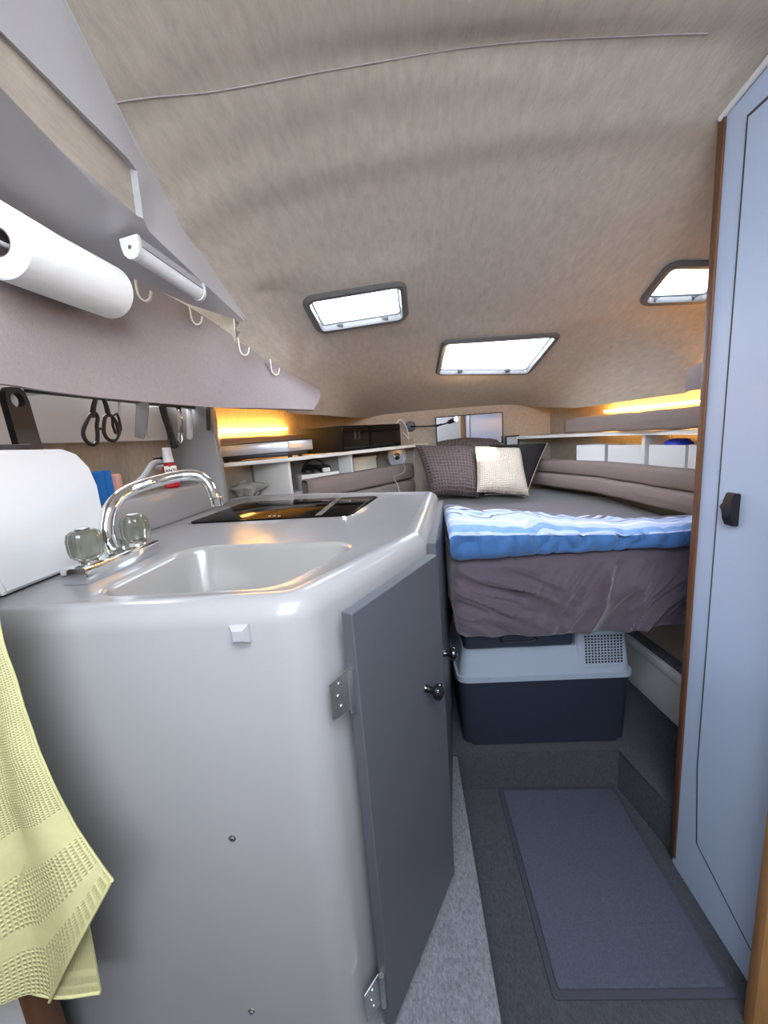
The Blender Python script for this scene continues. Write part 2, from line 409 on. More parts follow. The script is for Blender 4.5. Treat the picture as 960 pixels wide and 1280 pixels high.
seg_wall('wall_right_upper', [(1.42, -.78), (1.42, .9)], 1.6, 2.12, .03, 'hull_fabric', -1).name = 'wall_right'
# aft bulkhead behind the camera; open companionway, sill raised to darken the lower cabin
bm = bmesh.new()
for a in ((-1.1, -.42, 0, 2.12), (.72, 1.45, 0, 2.12), (-.42, .72, 0, 1.55), (-.42, .72, 2.02, 2.12)): bm_box(bm, a[0], a[1], -.80, -.76, a[2], a[3])
struct(from_bm('wall_aft', bm, 'gelcoat'))
# partition the camera looks through, with wooden edges
box_l = struct(box('wall_partition', -1.05, -.697, .475, .50, 0, 1.9, 'moulding_grey', None, 0))
box_r = struct(box('wall_partition', .730, 1.40, .672, .697, 0, 1.50, 'moulding_grey', None, 0))
struct(box('trim_1', -.697, -.680, .465, .51, 0, 1.9, 'wood', None, .004))
struct(box('trim_2', .660, .729, .672, .698, 0, 1.99, 'wood_light', None, .004))

# ---- hatches
HPX = [[(376, 372), (505, 351), (509, 398), (399, 415)], [(554, 426), (702, 416), (661, 466), (545, 467)], [(796, 380), (838, 327), (915, 327), (925, 380)]]
HATCH = []
for k, px in enumerate(HPX):
    q = [PC(*p) for p in px] if k < 2 else [PC(796, 380), PC(838, 327)]
    c = sum(q, Vector())/len(q); e = .1
    gx = (ceil_base(c.x+e, c.y)-ceil_base(c.x-e, c.y))/(2*e)*(.75 if k < 2 else .6); gy = (ceil_base(c.x, c.y+e)-ceil_base(c.x, c.y-e))/(2*e)
    n = Vector((-gx, -gy, 1)); h = []
    for p in px: r = ray(*p); pt = CAM+r*((c-CAM).dot(n)/r.dot(n)); h.append(Vector((pt.x, pt.y)))
    if k == 2: h[2].x = min(h[2].x, h[1].x+.20); h[3].x = min(h[3].x, h[0].x+.22)
    if sum(h[i-1].x*h[i].y-h[i].x*h[i-1].y for i in range(4)) < 0: h = h[::-1]
    HATCH.append(h); HPLANES.append((h, lambda x, y, c=c.copy(), gx=gx, gy=gy: c.z+gx*(x-c.x)+gy*(y-c.y)))
def inside(p, poly):
    return all((poly[i]-poly[i-1]).x*(p[1]-poly[i-1].y)-(poly[i]-poly[i-1]).y*(p[0]-poly[i-1].x) > 0 for i in range(len(poly)))
def ceil_full(x, y):
    z = ceil_z(x, y)
    z += .016*math.exp(-((y-.86-.05*math.sin(x*3))/.035)**2)*(.5+.5*noise.noise(Vector((x*2, 0, 0)))) - .012*math.exp(-((y-1.0-.04*math.sin(x*2+1))/.05)**2)
    return z + .004*noise.noise(Vector((x*3, y*3, 0)))
def t_edge(y): return float(np.interp(y, TE_Y, TE_X))
_te = [PC(80, 0), PC(130, 100), PC(175, 190), PC(240, 300), PC(305, 396)]; TE_Y = [p.y for p in _te]; TE_X = [p.x for p in _te]
def ceil_mesh_z(x, y):
    z = ceil_full(x, y)
    if y < TE_Y[-1] and x < t_edge(y)-.035: return 2.06           # hollow behind the window surround
    if TE_Y[-1] <= y < 1.74 and x < float(np.interp(y, [1.0, 1.2, 1.32, 1.5, 1.85], [-.63, -.59, -.505, -.465, -.355]))-.03: return 1.72
    return z
SS = [-2.6, -2.0, -1.6, -1.3, -1.15, -1.08, -1.03] + list(np.linspace(-1, 1, 121)) + [1.03, 1.08, 1.15, 1.3, 1.6, 2.0, 2.6]
nx, ny = len(SS), 180; ys = np.linspace(-.80, 2.80, ny); cv = []
for s_ in SS:
    for y in ys:
        wd = float(np.interp(y, [.3, .6, 1.25, 1.6, 2.4, 2.8], [1.2, 1.12, .95, .83, .64, .52])); x = min(1.46, max(-1.09, X0+s_*wd)); cv.append((x, y, ceil_mesh_z(x, y)))
holes = [offset_poly(h, .012) for h in HATCH] + [[Vector((-.3, -.48)), Vector((.6, -.48)), Vector((.6, .12)), Vector((-.3, .12))]]  # last hole: roof opening above the camera, added for its top light
cf = []
for i in range(nx-1):
    for j in range(ny-1):
        ids = (i*ny+j, (i+1)*ny+j, (i+1)*ny+j+1, i*ny+j+1); c = (sum(cv[k][0] for k in ids)/4, sum(cv[k][1] for k in ids)/4)
        if abs(cv[ids[0]][0]-cv[ids[1]][0]) < 1e-6 and abs(cv[ids[3]][0]-cv[ids[2]][0]) < 1e-6: continue
        if not any(inside(c, h) for h in holes): cf.append(ids)
me = bpy.data.meshes.new('ceiling'); me.from_pydata(cv, [], cf); me.update()
ceiling = struct(link('ceiling', me, 'headliner', None, 60))
sp_ = [PC(*p) for p in [(140, 130), (260, 118), (400, 92), (520, 76), (700, 58), (885, 46)]]
tube('seam', [Vector((p.x, p.y, ceil_full(p.x, p.y)-.0002)) for p in smooth_path(sp_, 6)], .0012, 'valance_fabric', ceiling, 6)
HLAB = ['grey framed skylight hatch with bright pane, above the galley side', 'wide grey framed skylight hatch above the pillows and mirror', 'grey framed skylight hatch beside the top of the wardrobe']
for k, h in enumerate(HATCH):
    cen = sum(h, Vector((0, 0)))/4; zc = ceil_z(cen.x, cen.y); e = .08
    gx = (ceil_z(cen.x+e, cen.y)-ceil_z(cen.x-e, cen.y))/(2*e); gy = (ceil_z(cen.x, cen.y+e)-ceil_z(cen.x, cen.y-e))/(2*e)
    up = Vector((-gx, -gy, 1)).normalized()
    def on(p, dz): return Vector((p.x, p.y, ceil_z(p.x, p.y))) + up*dz
    R0 = round_poly(offset_poly(resample(h, .03), 0), 0); R0 = resample(round_poly(h, .035, 6), .02); wnd = thing('window_%d' % (k+1), HLAB[k], 'skylight', on(cen, -.01)); wnd['kind'] = 'structure'
    def ring(name, poly, prof, m_):
        bm = bmesh.new(); loops = []
        for ins, dz in prof: loops.append([bm.verts.new(on(p, dz)) for p in offset_poly(poly, ins)])
        n = len(poly)
        for a, b_ in zip(loops, loops[1:]+loops[:1]):
            for i in range(n): bm.faces.new((a[i], a[(i+1) % n], b_[(i+1) % n], b_[i]))
        return from_bm(name, bm, m_, wnd, 40)
    ring('frame', R0, [(-.006, .02), (-.006, -.006), (.003, -.013), (.016, -.012), (.020, -.004), (.020, .035), (.0, .035)], 'hatch_frame')
    ring('inner_frame', R0, [(.0205, .010), (.025, .010), (.026, .022), (.0205, .022)], 'hatch_inner')
    bm = bmesh.new(); pp = offset_poly(R0, .0205); slab(bm, [on(p, .024) for p in pp], up, .006); from_bm('pane', bm, 'hatch_pane', wnd)
    # dog latches on the far side
    q0, q1 = sorted(h, key=lambda p: -p.y)[:2]
    for t in (.2, .8):
        q = q0.lerp(q1, t); q = q + (cen-q)*.16
        box('latch', on(q, 0).x-.012, on(q, 0).x+.012, on(q, 0).y-.006, on(q, 0).y+.006, on(q, -.006).z, on(q, .010).z, 'black_plastic', wnd, .002)
    o = portal('hatch_portal', on(cen, .07), (0, 0, 0), .55, .45); o.rotation_euler = (-up).to_track_quat('-Z', 'Y').to_euler()

# ---- port side window moulding
wm = thing('window_4', 'grey moulded surround of the side window with a fabric blind', 'window', (-.5, .8, 1.7)); wm['kind'] = 'structure'
T = [PC(80, 0), PC(130, 100), PC(175, 190), PC(240, 300), PC(305, 396)]
T = [T[0]+(T[0]-T[1])*3] + T
Fd = [PX(0, 165, -.50), PX(90, 222, -.50), PX(185, 288, -.487), PX(245, 345, -.475), PX(301, 397, T[-1].x-.004)]
Fd = [Fd[0]+(Fd[0]-Fd[1])*1.6] + Fd
Bt = [PX(0, 250, -.62), PX(80, 298, -.62), PX(160, 345, -.61), PX(235, 380, -.55), PX(303, 402, T[-1].x-.008)]
Bt = [Bt[0]+(Bt[0]-Bt[1])*1.2] + Bt
def face3(u, v): return lerp_line(T, u)*(1-v)+lerp_line(Fd, u)*v
# upper face as a frame around the opening
up_n = (lerp_line(T, .4)-lerp_line(Fd, .4)).cross(Fd[3]-Fd[1]).normalized()
if up_n.x < 0: up_n = -up_n
OP = [PX(-160, -60, -.44), PX(0, 38, -.452), PX(100, 138, -.452), PX(160, 198, -.452), PX(171, 213, -.455), PX(179, 273, -.478), PX(172, 270, -.479), PX(100, 208, -.484), PX(12, 134, -.486), PX(0, 116, -.486), PX(-160, 60, -.486)]
bm = bmesh.new(); NS = 40
tv = [bm.verts.new(lerp_line(T, i/NS)) for i in range(NS+1)]; fv = [bm.verts.new(lerp_line(Fd, i/NS)) for i in range(NS+1)]
bv = [bm.verts.new(lerp_line(Bt, i/NS)) for i in range(NS+1)]
ov = [bm.verts.new(p) for p in OP]
outer = tv + fv[::-1]
ee = []
for a, b_ in list(zip(outer, outer[1:]+outer[:1])) + list(zip(ov, ov[1:]+ov[:1])): ee.append(bm.edges.get((a, b_)) or bm.edges.new((a, b_)))
bmesh.ops.triangle_fill(bm, use_beauty=True, edges=ee)
for i in range(NS): bm.faces.new((fv[i], fv[i+1], bv[i+1], bv[i]))
rv = [bm.verts.new(p - up_n*.014) for p in OP]
for i in range(len(OP)): bm.faces.new((ov[i-1], ov[i], rv[i], rv[i-1]))
tip = bm.verts.new((T[-1]+Fd[-1]+Bt[-1])/3+Vector((.0, .012, -.004)))
for a, b_ in ((tv[-1], fv[-1]), (fv[-1], bv[-1])): bm.faces.new((a, b_, tip))
bmesh.ops.recalc_face_normals(bm, faces=bm.faces)
from_bm('surround', bm, 'moulding_grey', wm, 30)
bm = bmesh.new(); cen = sum(OP, Vector())/len(OP); nb = Vector(np.linalg.svd(np.array([tuple(p-cen) for p in OP]))[2][2]); nb = nb if nb.x > 0 else -nb
slab(bm, [cen+((p-cen)-nb*(p-cen).dot(nb))*1.06-nb*.012 for p in OP], -nb, .004); from_bm('blind', bm, 'headliner', wm)
bm = bmesh.new(); bm_tube(bm, [p+Vector((-.003, 0, .001)) for p in smooth_path(T, 5)], .006, 8); from_bm('edge_bead', bm, 'moulding_grey', wm)

# ================================================================== WARDROBE (wardrobe-side)
WX = .722
wr = thing('wardrobe', 'tall pale grey wardrobe with grooved door and brown wooden front edge', 'wardrobe', (.9, .76, 0))
prism('body', [(WX, .70), (1.36, .70), (1.36, 1.018), (WX, 1.018)], .002, [ceil_z(WX, .70)-.02, ceil_z(1.36, .70)-.01, ceil_z(1.36, 1.018)-.01, ceil_z(WX, 1.018)-.018], 'wardrobe_grey', wr)
bm = bmesh.new(); slab(bm, [(WX, 1.018, .004), (WX, 1.032, .004), (WX, 1.032, ceil_z(WX, 1.03)-.02), (WX, 1.018, ceil_z(WX, 1.03)-.02)], (1, 0, 0), .5); from_bm('front_panel', bm, 'wardrobe_grey', wr)
bm = bmesh.new(); slab(bm, [(WX-.006, 1.017, .03), (WX-.006, 1.036, .03), (WX-.006, 1.036, 1.942), (WX-.006, 1.017, 1.942)], (1, 0, 0), .006, .002); from_bm('wood_trim', bm, 'wood', wr)
# door: framed by a dark groove
dz0, dz1, dy0, dy1 = .10, 1.90, .46, .955
bm = bmesh.new()
door_pts = [(WX-.002, .712, .075), (WX-.002, dy1-.01, .175), (WX-.002, dy1+.008, .40), (WX-.002, dy1+.008, dz1), (WX-.002, .712, dz1)]
slab(bm, [Vector(p)+Vector((.0016, 0, 0)) for p in door_pts], (1, 0, 0), -.0010); 
gr = from_bm('groove_line', bm, 'groove', wr)
bm = bmesh.new(); cen = Vector((WX, .5, 1.0)); slab(bm, [(p[0]-.001, p[1]-.009, p[2]+(.009 if p[2] < 1 else -.009)) for p in door_pts], (-1, 0, 0), .002); dr = from_bm('door', bm, 'wardrobe_grey', wr)
lp = PX(915, 637, WX-.012)
bm = bmesh.new(); ly, lz = lp.y, lp.z
prof_l = [(0, .036), (.014, .038), (.021, .018), (.022, 0), (.020, -.02), (.013, -.036), (0, -.036)]
for sgn in (1,):
    a = [bm.verts.new((WX-.004-x, ly-.013, lz+z)) for x, z in prof_l]; b_ = [bm.verts.new((WX-.004-x, ly+.013, lz+z)) for x, z in prof_l]
    bm.faces.new(a); bm.faces.new(b_[::-1])
    for i in range(len(a)): bm.faces.new((a[i-1], a[i], b_[i], b_[i-1]))
bmesh.ops.bevel(bm, geom=bm.edges[:], offset=.002, segments=2, affect='EDGES')
from_bm('latch', bm, 'black_plastic', dr)
lathe('latch_button', [(.008, 0), (.0085, .010), (.006, .013)], (WX-.012, ly+.012, lz+.004), 'black_plastic', dr, (-.4, 1, 0), 16)
tube('ceiling_bead', [Vector((WX-.004, y, ceil_z(WX, y)-.012)) for y in np.linspace(.705, 1.03, 12)], .007, 'white_board', wr, 8)

# ================================================================== GALLEY
ZC = 1.10
out0 = [(-1.0, .555), (-.172, .555), (.034, .925), (.125, 1.62), (-.40, 1.84), (-.80, 1.93), (-1.0, 1.64)]
outline = round_poly(out0, [.03, .075, .05, .06, .04, .03, .02], 10)
gal = thing('galley_unit', 'pale grey moulded galley with built-in sink and two hinged doors', 'kitchen unit', (-.45, 1.2, .15))
sink_pts = round_poly([(-.588, .632), (-.232, .626), (-.100, .905), (-.568, .965)], [.07, .07, .065, .075], 8)
bm = bmesh.new(); prof_g = [(0, .151), (0, .6), (0, 1.062), (.002, 1.075), (.008, 1.087), (.017, 1.096), (.028, ZC), (.044, ZC), (.049, 1.0985), (.054, 1.095)]
loops = []
for ins, z in prof_g: loops.append([bm.verts.new((p.x, p.y, z)) for p in offset_poly(outline, ins)])
for a, b_ in zip(loops, loops[1:]):
    for i in range(len(a)): bm.faces.new((a[i], a[(i+1) % len(a)], b_[(i+1) % len(a)], b_[i]))
bm.faces.new(loops[0][::-1])
sv = [bm.verts.new((p.x, p.y, 1.095)) for p in sink_pts]
ee = []
for lp_ in (loops[-1], sv):
    for a, b_ in zip(lp_, lp_[1:]+lp_[:1]): ee.append(bm.edges.get((a, b_)) or bm.edges.new((a, b_)))
bmesh.ops.triangle_fill(bm, use_beauty=True, edges=ee)
from_bm('body', bm, 'gelcoat', gal, 40)
bm = bmesh.new(); loops = []
for ins, z in [(0, 1.095), (.004, 1.0935), (.009, 1.088), (.012, 1.08), (.028, .98), (.038, .957), (.058, .948)]: loops.append([bm.verts.new((p.x, p.y, z)) for p in offset_poly(sink_pts, ins)])
for a, b_ in zip(loops, loops[1:]):
    for i in range(len(a)): bm.faces.new((a[i], a[(i+1) % len(a)], b_[(i+1) % len(a)], b_[i]))
bm.faces.new(loops[-1])
sk = from_bm('sink_basin', bm, 'gelcoat_inner', gal, 50)
lathe('drain', [(.034, 0), (.034, .003), (.024, .004), (.022, .001)], (-.36, .79, .946), 'chrome', sk)
# splashback and ledge along the hull
bm = bmesh.new(); bm_prism(bm, [(-.83, .95), (-.80, 1.60), (-.86, 1.648), (-1.004, 1.648), (-1.044, .95)], 1.094, 1.205, .008, 3); from_bm('splashback', bm, 'gelcoat', gal)
def gal_door(p0, p1, z0, z1, knob_px, hinges):
    p0 = Vector(p0); p1 = Vector(p1); q = (p1-p0).normalized(); nr = Vector((q.y, -q.x))
    bm = bmesh.new(); bm_prism(bm, [p0+nr*.002, p1+nr*.002, p1+nr*.024, p0+nr*.024], z0, z1, .0015, 1)
    d_ = from_bm('door', bm, 'door_grey', gal)
    # knob
    r = ray(*knob_px); pl = p0+nr*.04; t = ((pl-Vector((0, 0))).dot(nr))/(r.x*nr.x+r.y*nr.y); kp = CAM+r*t
    base = Vector((kp.x-nr.x*.014, kp.y-nr.y*.014, kp.z))
    lathe('knob', [(.011, -.004), (.0085, 0), (.007, .012), (.009, .018), (.0165, .022), (.0185, .027), (.0165, .033), (.009, .037), (.002, .038)], base, 'black_gloss', d_, (nr.x, nr.y, 0), 24)
    for hz in hinges:
        hp = p0+nr*.006
        h = lathe('hinge', [(.0052, 0), (.0056, .002), (.0056, .076), (.0052, .078)], (hp.x-q.x*.004+nr.x*.006, hp.y-q.y*.004+nr.y*.006, hz-.039), 'zinc', d_, (0, 0, 1), 14)
        bm = bmesh.new(); e = p0-q*.004
        bq = Vector((-q.x*.5-nr.x*.12, -q.y*.5-nr.y*.0)).normalized(); bq = (-q*.92+nr*-.18).normalized()
        a0 = e+nr*.004; a1 = e+bq*.036+nr*.002
        slab(bm, [(a0.x, a0.y, hz-.036), (a1.x, a1.y, hz-.036), (a1.x, a1.y, hz+.028), (a0.x, a0.y, hz+.036)], (nr.x, nr.y, 0), .002)
        bm_lf = bm
        for sz, so in ((.02, .5), (0.0, .62), (-.02, .5)):
            s_ = e+bq*(.036*so); bm_lathe(bm_lf, [(.0035, 0), (.003, .0016), (.001, .002)], (s_.x+nr.x*.0045, s_.y+nr.y*.0045, hz+sz), (nr.x, nr.y, 0), 10)
        from_bm('hinge_leaf', bm_lf, 'zinc', d_)
    return d_
hA, hB = (-.122, .597), (.036, .886)
gal_door(hA, hB, .178, 1.060, (541, 863), [.925, .275])
gal_door((.036, .962), (.116, 1.60), .178, 1.062, (560, 817), [])
sp0 = PY(301, 791, .553)
bm = bmesh.new(); s_ = .0145
lo = [(sp0.x-s_, .554, sp0.z-s_), (sp0.x+s_, .554, sp0.z-s_), (sp0.x+s_, .554, sp0.z+s_), (sp0.x-s_, .554, sp0.z+s_)]
bv_ = [bm.verts.new(p) for p in lo]; mv = [bm.verts.new((p[0], .549, p[2])) for p in lo]
tv_ = [bm.verts.new((sp0.x+(p[0]-sp0.x)*.55, .541, sp0.z+(p[2]-sp0.z)*.55)) for p in lo]
bm.faces.new(bv_); bm.faces.new(tv_)
for i in range(4): bm.faces.new((bv_[i-1], bv_[i], mv[i], mv[i-1])); bm.faces.new((mv[i-1], mv[i], tv_[i], tv_[i-1]))
from_bm('square_stud', bm, 'silver', gal, 10)
for px in ((290, 1049), (314, 1266)):
    p = PY(*px, .553); lathe('screw', [(.007, 0), (.0065, .002), (.004, .0025), (.0035, .0045), (.001, .005)], (p.x, .556, p.z), 'chrome', gal, (0, -1, 0), 16)

# faucet
fb = [PZ(84, 722, ZC), PZ(120, 726, ZC), PZ(192, 689, ZC)]
fa = thing('faucet', 'chrome two-handle kitchen faucet with smoky acrylic knobs behind the sink', 'faucet', (-.66, .82, 1.095))
fp0 = Vector((-.650, .700)); fp1 = Vector((-.640, .920)); fq = (fp1-fp0).normalized(); fn_ = Vector((fq.y, -fq.x))
bm = bmesh.new(); wv = .052
base_poly = [fp0+fn_*.027, fp1+fn_*.027, fp1-fn_*.027, fp0-fn_*.027]
bm_prism(bm, base_poly, 1.0952, 1.129, .003, 2); from_bm('base_plate', bm, 'chrome', fa)
for t in (.19, .83):
    c = fp0.lerp(fp1, t)
    h = lathe('handle_collar', [(.019, 0), (.018, .006), (.012, .008)], (c.x, c.y, 1.1275), 'chrome', fa)
    lathe('knob', [(.019, 0), (.027, .007), (.0300, .02), (.0300, .04), (.027, .053), (.019, .059), (.004, .060)], (c.x, c.y, 1.136), 'acrylic', fa, (0, 0, 1), 48, .035, 12, 20)
    lathe('knob_cap', [(.012, 0), (.013, .003), (.011, .004)], (c.x, c.y, 1.196), 'brushed', fa)
c = fp0.lerp(fp1, .5)
lathe('spout_nut', [(.019, 0), (.019, .012), (.0155, .014), (.0155, .018), (.017, .019), (.017, .026), (.013, .028)], (c.x, c.y, 1.127), 'chrome', fa, (0, 0, 1), 8, smooth=20)
S = [(c.x, c.y, 1.135), PX(135, 672, c.x), PX(134, 652, c.x), PX(141, 631, c.x+.004), PX(160, 614, c.x+.010)]
tipY = 1.03
S += [PY(190, 603, .955), PY(222, 595.5, 1.0), PY(243, 594, 1.02), PY(256, 600, 1.03), PY(264, 612, 1.032), PY(268, 624, 1.032)]
tube('spout', smooth_path(S, 8), .0145, 'chrome', fa, 18)
p = PY(270, 626, 1.032); lathe('aerator', [(.015, -.014), (.0175, -.012), (.0175, .008), (.015, .010)], p, 'chrome', fa, (0, 0, 1), 18)

# cooktop
hb = thing('cooktop', 'black glass cooktop with steel edge set into the galley top', 'cooktop', (-.42, 1.42, 1.095))
HQ = [Vector((-.735, 1.245)), Vector((-.180, 1.197)), Vector((-.112, 1.572)), Vector((-.70, 1.665))]
HR = round_poly(HQ, [.03, .03, .025, .03], 5)
prism('steel_frame', HR, 1.0948, 1.0995, 'chrome', hb, .0015)
prism('glass', offset_poly(HR, .008), 1.0996, 1.1035, 'hob_glass', hb, .001)
p0 = PZ(398, 644, 1.104); p1 = PZ(424, 622.5, 1.104); q = (p1-p0).normalized(); nn = Vector((-q.y, q.x, 0))
pa, pb = p0, p1
bm = bmesh.new(); slab(bm, [pa-nn*.010, pb-nn*.010, pb+nn*.010, pa+nn*.010], (0, 0, 1), .0012); from_bm('divider_strip', bm, 'brushed', hb)
for k in range(3):
    a = PZ(337+k*6, 645, 1.1037); bm = bmesh.new(); bm_box(bm, a.x-.004, a.x+.004, a.y-.0015, a.y+.0015, 1.1034, 1.1040); from_bm('control_mark', bm, 'label_white', hb)

# coffee machine at the left end of the worktop
cmx = -.742
cf_ = thing('coffee_machine', 'white coffee machine with black top plate and upright black lever', 'coffee machine', (-.87, .78, 1.095))
def arch(name, x0, x1, m_, pts, bev=.006):
    bm = bmesh.new(); a = [bm.verts.new((x0, y, z)) for y, z in pts]; b_ = [bm.verts.new((x1, y, z)) for y, z in pts]
    bm.faces.new(a); bm.faces.new(b_[::-1])
    for i in range(len(a)): bm.faces.new((a[i-1], a[i], b_[i], b_[i-1]))
    bmesh.ops.bevel(bm, geom=[e for e in bm.edges if abs(e.verts[0].co.x-e.verts[1].co.x) < 1e-5], offset=bev, segments=3, affect='EDGES')
    return from_bm(name, bm, m_, cf_, 40)
side = [(.652, 1.1), (.905, 1.1), (.925, 1.18), (.925, 1.27), (.912, 1.315), (.885, 1.345), (.85, 1.358), (.66, 1.362), (.632, 1.30), (.632, 1.18)]
arch('shell', -.945, cmx, 'white_plastic', side)
arch('base', -.955, cmx-.012, 'black_plastic', [(.640, 1.0955), (.90, 1.0955), (.90, 1.102), (.622, 1.30), (.622, 1.16)], .002)
box('top_plate', -.93, cmx-.02, .655, .80, 1.357, 1.372, 'black_plastic', cf_, .004)
# lever paddle with a round hole
lv0 = PX(40, 561, -.84); lv1 = PX(18, 484, -.84)
bm = bmesh.new(); q = (lv1-lv0).normalized(); sd = Vector((0, 1, 0)); sd = (sd-q*sd.dot(q)).normalized(); L_ = (lv1-lv0).length; hw = .027
def lvp(s, t): return lv0+q*t+sd*s
outl = [lvp(-hw*1.05, -.02), lvp(hw*1.05, -.02), lvp(hw, L_-.03), lvp(hw*.85, L_-.010), lvp(hw*.45, L_), lvp(-hw*.45, L_), lvp(-hw*.85, L_-.010), lvp(-hw, L_-.03)]
hc = L_-.027; hole = [lvp(.0165*math.cos(2*math.pi*k/20), hc+.0165*math.sin(2*math.pi*k/20)) for k in range(20)]
nrm = q.cross(sd).normalized()*.016
sets = []
for off in (Vector(), nrm):
    a = [bm.verts.new(p+off) for p in outl]; b_ = [bm.verts.new(p+off) for p in hole]; sets.append((a, b_)); ee = []
    for lp_ in (a, b_):
        for x_, y_ in zip(lp_, lp_[1:]+lp_[:1]): ee.append(bm.edges.new((x_, y_)))
    bmesh.ops.triangle_fill(bm, use_beauty=True, edges=ee)
for k in (0, 1):
    a, b_ = sets[0][k], sets[1][k]
    for i in range(len(a)): bm.faces.new((a[i-1], a[i], b_[i], b_[i-1]))
from_bm('lever', bm, 'black_plastic', cf_, 30)
lathe('side_knob', [(.022, 0), (.024, .006), (.022, .016), (.012, .02)], (-.80, .918, 1.318), 'black_plastic', cf_, (0, 1, .1), 20)
lathe('knob_ring', [(.0245, 0), (.0252, .002), (.0245, .004)], (-.80, .922, 1.3185), 'chrome', cf_, (0, 1, .1), 20)

# things on the ledge
LZ = 1.2055
def onl(px, py): p = PZ(px, py, LZ); return p
box_s = box('sponge', -.885, -.845, 1.020, 1.045, LZ, LZ+.06, 'pink_sponge', None, .005); tag(box_s, 'pink sponge standing between coffee machine and blue scrubber', 'sponge')
bs = thing('sponge_holder', 'bright blue ribbed scrubber block standing on the ledge', 'scrubber', (-.86, 1.035, LZ))
box('block', -.895, -.845, 1.052, 1.082, LZ, LZ+.090, 'blue_sponge', bs, .003); box('block', -.895, -.845, 1.087, 1.110, LZ, LZ+.092, 'blue_sponge', bs, .003)
tag(box('sponge', -.89, -.848, 1.125, 1.155, LZ, LZ+.078, 'pink_sponge', None, .006, rot=.1), 'pink sponge leaning beside the dish brush handle', 'sponge')
# dish brush
db = thing('dish_brush', 'grey dish brush with dark bristles lying on the ledge', 'brush', (-.90, 1.25, LZ))
hp = [PX(158, 612, -.875), PX(172, 603, -.88), PX(182, 592, -.885), PX(190, 580, -.89), PX(200, 577, -.895), PX(212, 578, -.90)]
tube('handle', smooth_path(hp, 6), [.011]*6+[.009]*(len(smooth_path(hp, 6))-6), 'brush_grey', db, 12)
hd = PX(204, 583, -.90)
bm = bmesh.new(); bm_lathe(bm, [(.006, -.012), (.024, -.010), (.030, 0), (.026, .008)], hd, (0, 0, 1), 20); from_bm('head', bm, 'brush_grey', db)
bm = bmesh.new()
for k in range(70):
    a = random.random()*6.283; r_ = .025*math.sqrt(random.random()); b0 = hd+Vector((r_*math.cos(a), r_*math.sin(a), .006))
    bm_tube(bm, [b0, b0+Vector((r_*.25*math.cos(a), r_*.25*math.sin(a), .028))], .0011, 4)
o = from_bm('bristles', bm, 'black_plastic', db); o['kind'] = 'stuff'
# red bottle
bx_ = PX(218, 600, -.86); rb = thing('cleaner_bottle', 'small red bottle with white cap and ANTI label on the ledge', 'bottle', (-.87, bx_.y, LZ)); by = bx_.y
bz1 = PX(218, 577, -.87).z; bzc = PX(218, 559, -.87).z
BR = math.radians(33); bc_ = Vector((-.87, by, 0)); RZ = Matrix.Rotation(BR, 3, 'Z')
bm = bmesh.new(); bm_box(bm, -.87-.026, -.87+.026, by-.017, by+.017, LZ, bz1-.012, .008, 3, BR); bm_lathe(bm, [(.019, 0), (.018, .010), (.014, .016)], (-.87, by, bz1-.016), (0, 0, 1), 20); from_bm('bottle_body', bm, 'red', rb)
lathe('cap', [(.019, 0), (.0185, .004), (.016, .02), (.015, bzc-bz1-.004), (.013, bzc-bz1)], (-.87, by, bz1), 'white_plastic', rb, seg=20)
lb = box('paper_label', -.87-.018, -.87+.022, by-.0180, by-.0172, LZ+.020, bz1-.013, 'label_white', rb, 0, rot=BR, piv=(-.87, by, 0))
lm_ = LZ+.020+(bz1-.033-LZ)*.42
box('label_stripe', -.87-.016, -.87+.003, by-.0186, by-.0180, LZ+.022, lm_, 'label_yellow', lb, 0, rot=BR, piv=(-.87, by, 0)); box('label_stripe', -.87+.004, -.87+.020, by-.0186, by-.0180, LZ+.022, lm_, 'green', lb, 0, rot=BR, piv=(-.87, by, 0))
def text_mesh(name, body, size, loc, rot, material, parent):
    cu = bpy.data.curves.new(name, 'FONT'); cu.body = body; cu.size = size; cu.align_x = 'CENTER'; cu.align_y = 'CENTER'; cu.extrude = .0004; cu.offset = size*.015
    t = bpy.data.objects.new(name+'_tmp', cu); COL.objects.link(t); dg = bpy.context.evaluated_depsgraph_get()
    me = bpy.data.meshes.new_from_object(t.evaluated_get(dg)); bpy.data.objects.remove(t)
    me.transform(Matrix.Translation(loc) @ rot.to_4x4()); me.materials.clear()
    return link(name, me, material, parent)
tpos = bc_+RZ @ Vector((.002, -.0186, 0)); text_mesh('lettering', 'ANTI', .0165, Vector((tpos.x, tpos.y, (lm_+bz1-.013)/2)), RZ @ Matrix(((1, 0, 0), (0, 0, -1), (0, 1, 0))), 'ink', lb)

# utensil rail on the hull wall behind the valance, and what hangs from it
struct_r = thing('utensil_rail', 'white rail on the hull wall with utensils hanging from it', 'rail', (-1.0, 1.3, 1.40))
bm = bmesh.new(); bm_prism(bm, [(-1.045, .75), (-1.015, .75), (-.975, 1.64), (-1.03, 1.64)], 1.385, 1.55, .004); from_bm('board', bm, 'white_plastic', struct_r)
bm = bmesh.new(); bm_prism(bm, [(-.90, .95), (-.875, .95), (-.835, 1.64), (-.86, 1.64)], 1.50, 1.53, .004); from_bm('magnet_bar', bm, 'black_plastic', struct_r)
bm = bmesh.new(); bm_prism(bm, [(-1.02, 1.0), (-.87, 1.0), (-.87, 1.03), (-1.02, 1.03)], 1.505, 1.525); from_bm('bracket', bm, 'white_plastic', struct_r); bm = bmesh.new(); bm_prism(bm, [(-1.0, 1.5), (-.85, 1.5), (-.85, 1.53), (-1.0, 1.53)], 1.505, 1.525); from_bm('bracket', bm, 'white_plastic', struct_r)
UX = -.855
def U(px, py, x=UX): return PX(px, py, x)
